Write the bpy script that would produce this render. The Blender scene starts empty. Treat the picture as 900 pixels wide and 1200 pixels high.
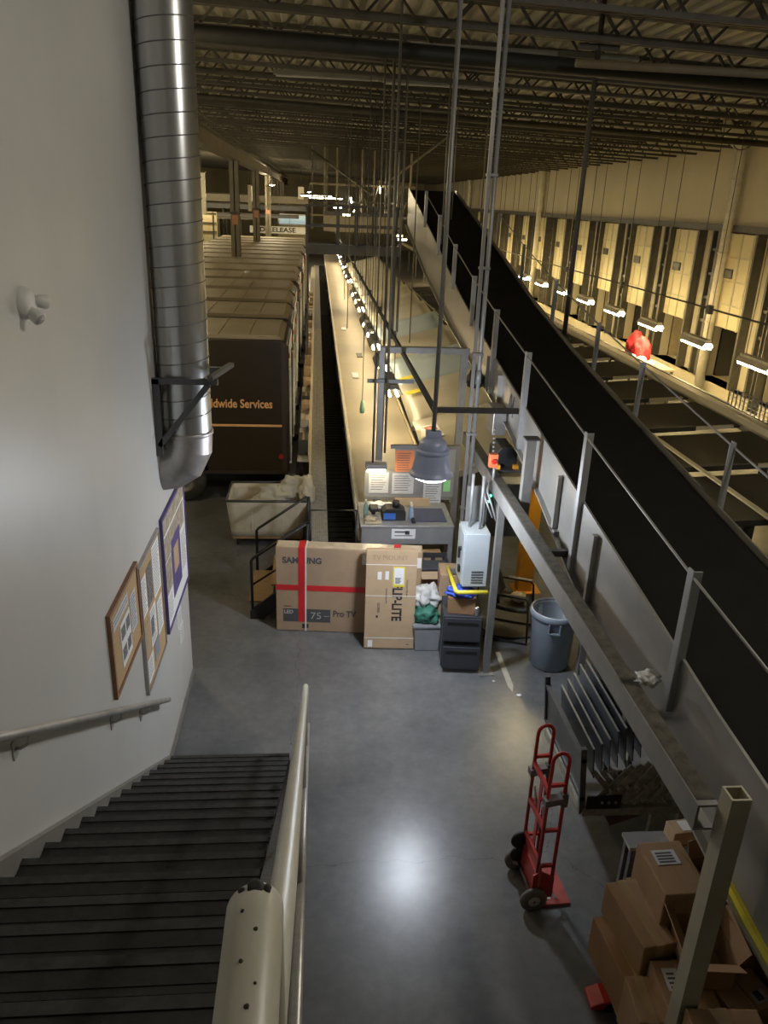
import bpy, bmesh, math, random
from mathutils import Vector, Matrix, noise
random.seed(7)
SC = bpy.context.scene
COL = SC.collection
PI = math.pi
R = math.radians
V = Vector

# ------------------------------------------------------------------ camera
def setup_camera():
    yaw, pitch, roll, F = R(5.4), R(21.6), R(2.28), 920.0
    cy, sy, cp, sp = math.cos(yaw), math.sin(yaw), math.cos(pitch), math.sin(pitch)
    f = V((sy*cp, cy*cp, -sp)); r0 = V((cy, -sy, 0)); u0 = r0.cross(f)
    cr, sr = math.cos(roll), math.sin(roll)
    r = r0*cr + u0*sr; u = u0*cr - r0*sr
    cam = bpy.data.cameras.new('camera')
    cam.sensor_fit = 'VERTICAL'; cam.sensor_height = 36.0; cam.lens = F/1200*36
    cam.clip_start = 0.05; cam.clip_end = 300
    o = bpy.data.objects.new('camera', cam); COL.objects.link(o)
    o.matrix_world = Matrix(((r.x, u.x, -f.x, 0), (r.y, u.y, -f.y, 0), (r.z, u.z, -f.z, 5.3), (0, 0, 0, 1)))
    SC.camera = o
setup_camera()
SC.view_settings.view_transform = 'Standard'
SC.view_settings.look = 'None'
SC.view_settings.exposure = 0.0
SC.view_settings.gamma = 1.0
SC.view_settings.use_curve_mapping = False

# ------------------------------------------------------------------ materials
MATS = {}
def mat(name, col, rough=.5, metal=0., var=.12, scale=6., bump=0., dirt=0., stretch=None, spec=.5):
    """principled surface with a mottled tint, a little dirt and optional bump"""
    if name in MATS: return MATS[name]
    m = bpy.data.materials.new(name); m.use_nodes = True
    nt = m.node_tree; N = nt.nodes; L = nt.links
    b = N['Principled BSDF']
    b.inputs['Roughness'].default_value = rough
    b.inputs['Metallic'].default_value = metal
    b.inputs['Specular IOR Level'].default_value = spec
    tc = N.new('ShaderNodeTexCoord'); mp = N.new('ShaderNodeMapping')
    if stretch: mp.inputs['Scale'].default_value = stretch
    L.new(tc.outputs['Object'], mp.inputs['Vector'])
    no = N.new('ShaderNodeTexNoise'); no.inputs['Scale'].default_value = scale
    no.inputs['Detail'].default_value = 5.; no.inputs['Roughness'].default_value = .6
    L.new(mp.outputs['Vector'], no.inputs['Vector'])
    cr = N.new('ShaderNodeValToRGB')
    lo = [max(0, c*(1-var)) for c in col]; hi = [min(1, c*(1+var)) for c in col]
    cr.color_ramp.elements[0].position = .3; cr.color_ramp.elements[1].position = .7
    cr.color_ramp.elements[0].color = (*lo, 1); cr.color_ramp.elements[1].color = (*hi, 1)
    L.new(no.outputs['Fac'], cr.inputs['Fac'])
    out = cr.outputs['Color']
    if dirt > 0:
        n2 = N.new('ShaderNodeTexNoise'); n2.inputs['Scale'].default_value = scale*.31; n2.inputs['Detail'].default_value = 8
        L.new(mp.outputs['Vector'], n2.inputs['Vector'])
        c2 = N.new('ShaderNodeValToRGB'); c2.color_ramp.elements[0].position = .48; c2.color_ramp.elements[1].position = .72
        c2.color_ramp.elements[0].color = (0, 0, 0, 1); c2.color_ramp.elements[1].color = (dirt, dirt, dirt, 1)
        L.new(n2.outputs['Fac'], c2.inputs['Fac'])
        mx = N.new('ShaderNodeMixRGB'); mx.blend_type = 'MIX'
        L.new(c2.outputs['Color'], mx.inputs['Fac']); L.new(out, mx.inputs['Color1'])
        mx.inputs['Color2'].default_value = (col[0]*.35, col[1]*.33, col[2]*.3, 1)
        out = mx.outputs['Color']
    L.new(out, b.inputs['Base Color'])
    if bump > 0:
        bp = N.new('ShaderNodeBump'); bp.inputs['Strength'].default_value = bump; bp.inputs['Distance'].default_value = .02
        L.new(no.outputs['Fac'], bp.inputs['Height']); L.new(bp.outputs['Normal'], b.inputs['Normal'])
    MATS[name] = m
    return m
def glow(name, col, s):
    if name in MATS: return MATS[name]
    m = bpy.data.materials.new(name); m.use_nodes = True
    b = m.node_tree.nodes['Principled BSDF']
    b.inputs['Base Color'].default_value = (*col, 1)
    b.inputs['Emission Color'].default_value = (*col, 1); b.inputs['Emission Strength'].default_value = s
    MATS[name] = m
    return m
def floor_mat():
    m = bpy.data.materials.new('sealed_concrete'); m.use_nodes = True
    nt = m.node_tree; N = nt.nodes; L = nt.links; b = N['Principled BSDF']
    tc = N.new('ShaderNodeTexCoord')
    def noi(sc, det, rg=.6):
        n = N.new('ShaderNodeTexNoise'); n.inputs['Scale'].default_value = sc; n.inputs['Detail'].default_value = det
        n.inputs['Roughness'].default_value = rg; L.new(tc.outputs['Object'], n.inputs['Vector']); return n
    a = noi(.7, 8, .65); c = noi(9, 6); d = noi(2.2, 10, .7)
    r = N.new('ShaderNodeValToRGB'); e = r.color_ramp.elements
    e[0].position = .32; e[0].color = (.092, .095, .098, 1); e[1].position = .68; e[1].color = (.185, .186, .185, 1)
    L.new(a.outputs['Fac'], r.inputs['Fac'])
    mx = N.new('ShaderNodeMixRGB'); mx.blend_type = 'OVERLAY'; mx.inputs['Fac'].default_value = .35
    L.new(r.outputs['Color'], mx.inputs['Color1']); L.new(c.outputs['Fac'], mx.inputs['Color2'])
    st = N.new('ShaderNodeValToRGB'); s = st.color_ramp.elements
    s[0].position = .6; s[0].color = (0, 0, 0, 1); s[1].position = .75; s[1].color = (.5, .5, .5, 1)
    L.new(d.outputs['Fac'], st.inputs['Fac'])
    m2 = N.new('ShaderNodeMixRGB'); L.new(st.outputs['Color'], m2.inputs['Fac']); L.new(mx.outputs['Color'], m2.inputs['Color1'])
    m2.inputs['Color2'].default_value = (.075, .078, .08, 1)
    # hairline cracks
    vo = N.new('ShaderNodeTexVoronoi'); vo.feature = 'DISTANCE_TO_EDGE'; vo.inputs['Scale'].default_value = .33
    wn = noi(3, 5); wm = N.new('ShaderNodeMixRGB'); wm.blend_type = 'ADD'; wm.inputs['Fac'].default_value = .25
    L.new(tc.outputs['Object'], wm.inputs['Color1']); L.new(wn.outputs['Color'], wm.inputs['Color2']); L.new(wm.outputs['Color'], vo.inputs['Vector'])
    lt = N.new('ShaderNodeMath'); lt.operation = 'LESS_THAN'; lt.inputs[1].default_value = .0010; L.new(vo.outputs['Distance'], lt.inputs[0])
    fm = N.new('ShaderNodeMath'); fm.operation = 'MULTIPLY'; fm.inputs[1].default_value = .6; L.new(lt.outputs[0], fm.inputs[0])
    m3 = N.new('ShaderNodeMixRGB'); L.new(fm.outputs[0], m3.inputs['Fac']); L.new(m2.outputs['Color'], m3.inputs['Color1']); m3.inputs['Color2'].default_value = (.04, .04, .04, 1)
    L.new(m3.outputs['Color'], b.inputs['Base Color'])
    rr = N.new('ShaderNodeMapRange'); rr.inputs['To Min'].default_value = .24; rr.inputs['To Max'].default_value = .36
    L.new(d.outputs['Fac'], rr.inputs['Value']); L.new(rr.outputs['Result'], b.inputs['Roughness'])
    bp = N.new('ShaderNodeBump'); bp.inputs['Strength'].default_value = .06; bp.inputs['Distance'].default_value = .01
    L.new(c.outputs['Fac'], bp.inputs['Height']); L.new(bp.outputs['Normal'], b.inputs['Normal'])
    return m

WALL = mat('painted_wall', (.58, .58, .56), .40, 0, .04, 1.2, .02, .06)
DOCKWALL = mat('dock_wall_paint', (.55, .50, .36), .7, 0, .06, .8)
DECK = mat('galvanised_deck', (.46, .44, .35), .6, .2, .12, 2)
JOIST = mat('dark_joist_steel', (.075, .068, .053), .6, .3, .2, 4)
GALV = mat('galvanised_duct', (.52, .53, .53), .3, .9, .12, 3, .02, 0, (1, 1, .4))
DUCTEND = mat('dull_galvanised', (.42, .40, .39), .45, .75, .25, 5, .05, .3)
DKSTEEL = mat('dark_grey_steel', (.095, .096, .10), .45, .4, .15, 8)
GREY = mat('grey_painted_steel', (.215, .21, .20), .45, .2, .12, 6, 0, .2)
LGREY = mat('light_grey_steel', (.31, .312, .315), .4, .25, .1, 4, 0, .15)
PANEL = mat('conveyor_side_panel', (.34, .33, .31), .33, .5, .1, 2.5, 0, .12)
BLACK = mat('black_paint', (.012, .012, .012), .5, 0, .2, 8)
RUBBER = mat('black_rubber_belt', (.006, .0057, .005), .9, 0, .25, 5, 0, 0, None, .2)
TREAD = mat('worn_black_tread', (.022, .0215, .021), .55, 0, .45, 14, .25, .2)
NOSING = mat('worn_tread_nosing', (.05, .049, .047), .45, .2, .4, 20)
STRINGER = mat('grey_beige_stringer', (.23, .22, .20), .5, 0, .12, 6, 0, .3)
RAIL = mat('cream_rail_paint', (.58, .56, .47), .4, 0, .06, 9)
RAILDULL = mat('worn_grey_rail', (.42, .41, .38), .35, .3, .15, 12, 0, .4)
CHIP = mat('chipped_paint_spot', (.03, .028, .025), .7)
BROWN = mat('truck_dark_brown', (.026, .0175, .008), .32, 0, .1, 3)
ROOF = mat('truck_roof_tan', (.30, .245, .155), .6, 0, .12, 1.5)
GOLD = mat('gold_lettering', (.86, .46, .17), .5)
WHITE = mat('white_paint', (.72, .72, .68), .45)
TYRE = mat('tyre_rubber', (.05, .048, .042), .8, 0, .2, 20)
RIM = mat('wheel_rim', (.25, .23, .2), .5, .4)
REDL = mat('red_lens', (.5, .02, .02), .3)
CANVAS = mat('cream_canvas', (.62, .56, .43), .85, 0, .1, 5, .15, .1)
BAGCLOTH = mat('grey_bag_cloth', (.48, .46, .38), .9, 0, .12, 7, .3)
WOOD = mat('brown_plywood', (.34, .22, .11), .7, 0, .2, 9, .1, .2, (1, 6, 1))
BELT = mat('tan_sort_belt', (.37, .325, .225), .5, 0, .06, 1.5, 0, .15)
CHUTEW = mat('beige_chute_metal', (.52, .49, .39), .4, .15, .06, 1.2, 0, .12)
CHUTEB = mat('pale_blue_chute_metal', (.40, .50, .56), .4, .1, .06, 1.2, 0, .1)
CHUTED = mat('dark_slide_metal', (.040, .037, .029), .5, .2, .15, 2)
KERB = mat('beige_kerb', (.55, .48, .33), .55, 0, .08, 2)
GRATE = mat('grey_grating', (.56, .53, .46), .6, .4, .2, 12)
CARD = mat('cardboard', (.41, .285, .18), .8, 0, .07, 5, .03, 0)
CARD2 = mat('pale_cardboard', (.49, .35, .215), .8, 0, .06, 5, .03, 0)
CARD4 = mat('worn_brown_cardboard', (.31, .19, .10), .82, 0, .10, 5, .04, 0)
CARD3 = mat('dark_cardboard', (.27, .155, .075), .82, 0, .1, 5, .05, 0)
CARDIN = mat('cardboard_inside', (.30, .18, .09), .85, 0, .1, 6)
REDTAPE = mat('red_tape', (.62, .025, .03), .45)
STRAP = mat('white_strap', (.75, .73, .68), .5)
PRINT = mat('black_print', (.03, .028, .03), .7)
GREYPRINT = mat('grey_print', (.085, .085, .09), .7)
SILVER = mat('silver_print', (.50, .48, .45), .6)
PAPER = mat('white_paper', (.80, .80, .80), .8, 0, .04, 30)
PAPERG = mat('greyish_paper', (.55, .56, .58), .8, 0, .1, 30)
ORANGEP = mat('orange_paper', (.75, .27, .12), .8)
GREENP = mat('green_tag', (.30, .70, .30), .8)
CORK = mat('cork', (.50, .34, .18), .9, 0, .15, 60, .2)
WOODFR = mat('brown_frame', (.26, .13, .07), .55, 0, .15, 9)
PURPLE = mat('purple_card', (.09, .07, .20), .7)
PHOTO = mat('photo_print', (.16, .16, .16), .6, 0, .8, 40)
SEPIA = mat('sepia_print', (.36, .31, .24), .6, 0, .5, 14)
RED = mat('red_hand_truck_paint', (.42, .028, .025), .38, 0, .12, 9, 0, .12)
YELLOW = mat('yellow_paint', (.78, .66, .06), .45, 0, .08, 8)
ORANGE = mat('orange_rack_paint', (.80, .36, .03), .45, 0, .08, 6)
CANGREY = mat('blue_grey_plastic', (.21, .25, .30), .5, 0, .06, 5)
LINER = mat('clear_bag_liner', (.50, .54, .58), .25, 0, .1, 8, .3)
CABINET = mat('charcoal_cabinet', (.055, .058, .068), .4, .2, .08, 6)
ELEC = mat('pale_grey_enclosure', (.50, .55, .58), .4, .1, .05, 6)
BLUE = mat('blue_rag', (.05, .11, .55), .85, 0, .2, 12, .3)
BLUECAN = mat('blue_plastic', (.03, .12, .45), .3)
GREENB = mat('green_bag', (.05, .20, .14), .6, 0, .2, 10, .3)
WHITEB = mat('white_bag', (.62, .62, .60), .7, 0, .15, 9, .35)
TOTE = mat('grey_tote_plastic', (.25, .26, .27), .5)
TAN = mat('tan_cloth', (.50, .43, .30), .9, 0, .2, 30, .3)
SEAT = mat('black_seat_vinyl', (.03, .026, .024), .5, 0, .2, 9)
LAMPBODY = mat('blue_grey_lamp_housing', (.37, .42, .62), .4, .1, .08, 6)
CLOTHR = mat('red_cloth', (.65, .03, .04), .85, 0, .2, 12, .3)
OLD = mat('rusty_conveyor_links', (.33, .32, .26), .6, .4, .35, 16)
DOORP = mat('pale_yellow_door', (.68, .61, .36), .5, 0, .04, 2)
DOORF = mat('dock_door_frame', (.10, .095, .08), .5, .4, .2, 4)
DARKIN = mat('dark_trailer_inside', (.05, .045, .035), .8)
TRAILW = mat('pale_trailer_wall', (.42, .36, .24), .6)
GLASS = mat('door_glass', (.16, .16, .15), .15)
PILLAR = mat('tan_steel_column', (.17, .15, .11), .6, .1, .15, 2, 0, .2)
PVC = mat('pale_pipe', (.74, .70, .56), .5)
FAR = mat('far_beige_wall', (.42, .37, .25), .8, 0, .1, .5)
GREENL = glow('green_indicator', (.1, 1, .5), 6)
TUBE = glow('warm_tube_glow', (1., .80, .48), 42)
TUBED = glow('dock_tube_glow', (1., .76, .36), 200)
LENS = glow('cool_lens_glow', (.80, .88, 1.), 9)
BULB = glow('far_lamp_glow', (1., .86, .6), 30)

# ------------------------------------------------------------------ mesh building
class MB:
    def __init__(s): s.v = []; s.f = []; s.sm = []
    def add(s, vs, fs, smooth=False, M=None):
        n = len(s.v)
        for p in vs:
            p = V(p)
            if M is not None: p = M @ p
            s.v.append(p)
        for f in fs: s.f.append([i+n for i in f]); s.sm.append(smooth)
        return s
    def box(s, x0, x1, y0, y1, z0, z1, M=None):
        vs = [(x, y, z) for z in (z0, z1) for y in (y0, y1) for x in (x0, x1)]
        return s.add(vs, [(0, 2, 3, 1), (4, 5, 7, 6), (0, 1, 5, 4), (2, 6, 7, 3), (0, 4, 6, 2), (1, 3, 7, 5)], False, M)
    def bar(s, p, q, w, h, up=(0, 0, 1)):
        p, q = V(p), V(q); d = (q-p).normalized(); u = V(up)
        if abs(d.dot(u)) > .98: u = V((0, 1, 0))
        a = d.cross(u).normalized(); b = a.cross(d)
        vs = [c + a*i*w/2 + b*j*h/2 for c in (p, q) for i, j in ((-1, -1), (1, -1), (1, 1), (-1, 1))]
        return s.add(vs, [(0, 3, 2, 1), (4, 5, 6, 7), (0, 1, 5, 4), (1, 2, 6, 5), (2, 3, 7, 6), (3, 0, 4, 7)])
    def prism(s, poly, axis, a, b, M=None):
        """extrude a 2-D outline: axis 'X' -> (y,z) outline, 'Y' -> (x,z), 'Z' -> (x,y)"""
        def P(u, w, t): return {'X': (t, u, w), 'Y': (u, t, w), 'Z': (u, w, t)}[axis]
        n = len(poly)
        vs = [P(u, w, a) for u, w in poly] + [P(u, w, b) for u, w in poly]
        fs = [tuple(range(n)), tuple(range(2*n-1, n-1, -1))] + [(i, n+i, n+(i+1) % n, (i+1) % n) for i in range(n)]
        return s.add(vs, fs, False, M)
    def tube(s, pts, r, n=10, caps=True, radii=None):
        pts = [V(p) for p in pts]; rings = []
        t0 = (pts[1]-pts[0]).normalized(); u = V((0, 0, 1)) if abs(t0.z) < .9 else V((0, 1, 0))
        a = t0.cross(u).normalized(); base = len(s.v); m = len(pts)
        for i, p in enumerate(pts):
            t = (pts[min(i+1, m-1)] - pts[max(i-1, 0)]).normalized()
            a = (a - t*a.dot(t)).normalized(); b = t.cross(a); rr = radii[i] if radii else r
            s.v += [p + a*math.cos(2*PI*k/n)*rr + b*math.sin(2*PI*k/n)*rr for k in range(n)]
        for i in range(m-1):
            for k in range(n):
                s.f.append([base+i*n+k, base+i*n+(k+1) % n, base+(i+1)*n+(k+1) % n, base+(i+1)*n+k]); s.sm.append(True)
        if caps:
            s.f.append([base+k for k in range(n)][::-1]); s.sm.append(False)
            s.f.append([base+(m-1)*n+k for k in range(n)]); s.sm.append(False)
        return s
    def cyl(s, p, q, r, n=16, r2=None): return s.tube([p, q], r, n, True, [r, r if r2 is None else r2])
    def lathe(s, prof, c=(0, 0, 0), n=32, M=None):
        base = len(s.v); m = len(prof)
        for r, z in prof:
            for k in range(n):
                p = V((c[0]+r*math.cos(2*PI*k/n), c[1]+r*math.sin(2*PI*k/n), c[2]+z))
                s.v.append(M @ p if M is not None else p)
        for i in range(m-1):
            for k in range(n):
                s.f.append([base+i*n+k, base+i*n+(k+1) % n, base+(i+1)*n+(k+1) % n, base+(i+1)*n+k]); s.sm.append(True)
        return s
    def grid(s, fn, nu, nv, smooth=True):
        base = len(s.v)
        s.v += [V(fn(i/nu, j/nv)) for j in range(nv+1) for i in range(nu+1)]
        for j in range(nv):
            for i in range(nu):
                k = base+j*(nu+1)+i; s.f.append([k, k+1, k+nu+2, k+nu+1]); s.sm.append(smooth)
        return s
    def blob(s, c, rx, ry, rz, seed=0, amp=.25, n=3, freq=2.2):
        bm = bmesh.new(); bmesh.ops.create_icosphere(bm, subdivisions=n, radius=1)
        vs = []
        for v in bm.verts:
            p = v.co; k = 1 + amp*noise.noise(p*freq + V((seed*3.1, seed*1.7, 0))) + amp*.5*noise.noise(p*freq*2.3 + V((0, seed, 5)))
            z = p.z*k
            if z < -.55: z = -.55 + (z+.55)*.15
            vs.append((c[0]+p.x*k*rx, c[1]+p.y*k*ry, c[2]+z*rz))
        fs = [[v.index for v in f.verts] for f in bm.faces]; bm.free()
        return s.add(vs, fs, True)
    def text(s, string, size, M, depth=.002, align='CENTER', squeeze=1.0, bold=0.0, fit=None):
        cu = bpy.data.curves.new('t', 'FONT'); cu.body = string; cu.size = size; cu.align_x = align; cu.align_y = 'BOTTOM_BASELINE'
        cu.extrude = depth; cu.offset = bold; cu.resolution_u = 3
        o = bpy.data.objects.new('t', cu); COL.objects.link(o)
        dg = bpy.context.evaluated_depsgraph_get(); me = bpy.data.meshes.new_from_object(o.evaluated_get(dg))
        if fit: squeeze = fit/max(1e-6, max(v.co.x for v in me.vertices)-min(v.co.x for v in me.vertices))
        s.add([(v.co.x*squeeze, v.co.y, v.co.z) for v in me.vertices], [list(p.vertices) for p in me.polygons], False, M)
        bpy.data.objects.remove(o); bpy.data.curves.remove(cu); bpy.data.meshes.remove(me)
        return s

def basis(origin, xdir, ydir):
    x = V(xdir).normalized(); y = V(ydir).normalized(); z = x.cross(y)
    o = V(origin)
    return Matrix(((x.x, y.x, z.x, o.x), (x.y, y.y, z.y, o.y), (x.z, y.z, z.z, o.z), (0, 0, 0, 1)))
def world(o):
    M = Matrix.LocRotScale(o.location, o.rotation_euler, o.scale)
    return world(o.parent) @ M if o.parent else M
def mesh_obj(name, mb, m, bevel=0):
    me = bpy.data.meshes.new(name)
    me.from_pydata([tuple(p) for p in mb.v], [], mb.f); me.update()
    me.polygons.foreach_set('use_smooth', mb.sm)
    bm = bmesh.new(); bm.from_mesh(me); bmesh.ops.recalc_face_normals(bm, faces=bm.faces); bm.to_mesh(me); bm.free()
    me.materials.append(m)
    o = bpy.data.objects.new(name, me); COL.objects.link(o)
    if bevel:
        b = o.modifiers.new('bevel', 'BEVEL'); b.width = bevel; b.segments = 2; b.limit_method = 'ANGLE'; b.angle_limit = R(50)
    return o
def root(name, label, cat, loc=(0, 0, 0), rz=0., group=None):
    o = bpy.data.objects.new(name, None); COL.objects.link(o); o.empty_display_size = .1
    o.location = loc; o.rotation_euler = (0, 0, rz)
    o['label'] = label; o['category'] = cat
    if group: o['group'] = group
    return o
def part(p, name, mb, m, L=False, bevel=0, label=None, stuff=False):
    """a child mesh; vertices are in world space unless L (already local to the parent)"""
    if not L:
        I = world(p).inverted(); mb.v = [I @ v for v in mb.v]
    o = mesh_obj(name, mb, m, bevel); o.parent = p
    if label: o['label'] = label
    if stuff: o['kind'] = 'stuff'
    return o
def single(name, label, cat, mb, m, loc=None, group=None, bevel=0, L=False):
    """a thing that is one mesh, origin at its base"""
    if loc is None:
        xs = [v.x for v in mb.v]; ys = [v.y for v in mb.v]; zs = [v.z for v in mb.v]
        loc = ((min(xs)+max(xs))/2, (min(ys)+max(ys))/2, min(zs))
    if not L: mb.v = [v - V(loc) for v in mb.v]
    o = mesh_obj(name, mb, m, bevel); o.location = loc; o['label'] = label; o['category'] = cat
    if group: o['group'] = group
    return o
def struct(name, mb, m, bevel=0):
    o = mesh_obj(name, mb, m, bevel); o['kind'] = 'structure'; return o
def copy_tree(o, parent=None):
    c = o.copy(); COL.objects.link(c)
    if parent is not None: c.parent = parent
    for ch in list(o.children): copy_tree(ch, c)
    return c
def repeat(o, loc, label=None, rz=None):
    c = copy_tree(o); c.location = loc
    if label: c['label'] = label
    if rz is not None: c.rotation_euler = (0, 0, rz)
    return c
ORD = ['first', 'second', 'third', 'fourth', 'fifth', 'sixth', 'seventh', 'eighth', 'ninth', 'tenth', 'eleventh', 'twelfth', 'thirteenth',
       'fourteenth', 'fifteenth', 'sixteenth', 'seventeenth', 'eighteenth', 'nineteenth', 'twentieth']
CEIL = 7.75

# ------------------------------------------------------------------ the setting
def build_setting():
    struct('floor', MB().box(-30, 12.2, -6, 96, -.2, 0), floor_mat())
    # corrugated roof deck, ribs running away from the viewer
    m = MB(); prof = []; x = -30.
    while x < 12.5:
        prof += [(x, CEIL), (x+.10, CEIL), (x+.14, CEIL+.05), (x+.24, CEIL+.05)]; x += .28
    prof += [(x, CEIL+.2), (-30, CEIL+.2)]
    n = len(prof)
    vs = [(p[0], -6, p[1]+.03*(12.2-p[0])) for p in prof] + [(p[0], 96, p[1]+.03*(12.2-p[0])) for p in prof]
    m.add(vs, [(i, i+1, n+i+1, n+i) for i in range(n-1)])
    struct('ceiling', m, DECK)
    struct('wall_left', MB().box(-6.5, -1.43, -3, 8.09, 0, 8.12), WALL)
    struct('baseboard_left', MB().box(-1.43, -1.415, 6.45, 8.09, 0, .10), STRINGER)
    struct('wall_far', MB().box(-30, 14.5, 96, 96.3, 0, 9.1), FAR)
    struct('wall_outer', MB().box(-30.3, -30, -6, 96, 0, 9.1), FAR)
    struct('wall_back', MB().box(-30, 14.5, -6.3, -6, 0, 9.1), WALL)
build_setting()

# dock wall with openings
DOOR_Y = [22.75 + 3.52*i - 3.52 for i in range(0, 19)]
DW = 1.0
def build_dock_wall():
    m = MB()
    m.box(12.2, 12.5, -6, 96, 4.85, CEIL)
    m.box(12.2, 12.5, -6, 96, -.2, .55)
    y = -6
    for c in DOOR_Y:
        m.box(12.2, 12.5, y, c-DW, .55, 4.85); y = c+DW
    m.box(12.2, 12.5, y, 96, .55, 4.85)
    struct('wall_right', m, DOCKWALL)
    struct('wall_dock_outside', MB().box(15.2, 15.4, -6, 96, -.2, CEIL), TRAILW)
    struct('trim_1', MB().box(12.08, 12.2, -6, 96, 4.83, 5.02), DOORF)
    struct('dock_floor', MB().box(12.2, 15.3, -6, 96, .45, .55), KERB)
    for i, c in enumerate(DOOR_Y):
        pm = MB()
        zt = 4.8; zb = 1.98 + (.16 if i % 3 == 1 else (.05 if i % 3 else 0))
        h = (zt-zb)/4
        for k in range(4):
            pm.box(12.10, 12.15, c-DW+.03, c+DW-.03, zb+k*h+.012, zb+(k+1)*h-.012)
        pm.box(12.115, 12.145, c-DW+.04, c+DW-.04, zb+.02, zt-.02)
        d = struct('door_%d' % (i+1), pm, DOORP)
        hw = MB()
        for yy in (c-.62, c, c+.62): hw.box(12.085, 12.10, yy-.035, yy+.035, zb, zt)
        for k in range(1, 4): hw.box(12.08, 12.10, c-DW+.03, c+DW-.03, zb+k*h-.02, zb+k*h+.02)
        part(d, 'hinge_stile', hw, mat('door_stile_paint', (.55, .50, .32), .5))
        wf = MB().box(12.075, 12.11, c+.2, c+.78, zb+2*h+.08, zb+2*h+.34)
        w = part(d, 'window_frame', wf, DOORF)
        part(w, 'pane', MB().box(12.065, 12.08, c+.25, c+.73, zb+2*h+.12, zb+2*h+.30), GLASS)
        for s in (-1, 1):
            t = MB(); yy = c+s*(DW+.06)
            t.box(11.93, 12.2, yy-.05, yy+.05, .55, 4.83)
            part(d, 'door_track', t, DOORF)
        # spring post frame beside the door
        t = MB()
        for yy in (c+DW+.22, c+DW+.62): t.box(11.98, 12.2, yy-.05, yy+.05, .55, 4.83)
        for zz in (1.5, 2.2, 2.9, 3.6, 4.3): t.box(12.02, 12.16, c+DW+.22, c+DW+.62, zz-.04, zz+.04)
        t.box(12.15, 12.2, c+DW+.2, c+DW+.64, 2.9, 4.83)
        part(d, 'counterweight_frame', t, DOORF)
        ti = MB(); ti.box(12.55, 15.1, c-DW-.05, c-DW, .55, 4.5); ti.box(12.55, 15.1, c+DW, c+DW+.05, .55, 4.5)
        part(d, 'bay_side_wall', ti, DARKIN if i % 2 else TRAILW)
build_dock_wall()

def build_joists():
    ys = [5.2 + 1.55*i for i in range(0, 54)]
    r = root('roof_joist', 'dark open-web steel joist spanning under the corrugated roof deck', 'roof joist', (0, ys[0], 7.416), 0, 'roof joists')
    r.rotation_euler = (0, .03, 0)
    x0, x1 = -14., 12.18
    tc = MB()
    for dy in (-.045, .045): tc.box(x0, x1, dy-.03, dy+.03, .62, .69)
    part(r, 'top_chord', tc, JOIST, L=True)
    bc = MB()
    for dy in (-.045, .045): bc.box(x0, x1, dy-.03, dy+.03, 0, .06)
    part(r, 'bottom_chord', bc, JOIST, L=True)
    w = MB(); x = x0; k = 0
    while x < x1-.5:
        w.bar((x, 0, .03 if k % 2 == 0 else .66), (x+.56, 0, .66 if k % 2 == 0 else .03), .035, .035, (0, 1, 0)); x += .56; k += 1
    part(r, 'web', w, JOIST, L=True)
    for y in ys[1:]:
        repeat(r, (0, y, 7.416))
build_joists()
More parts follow.
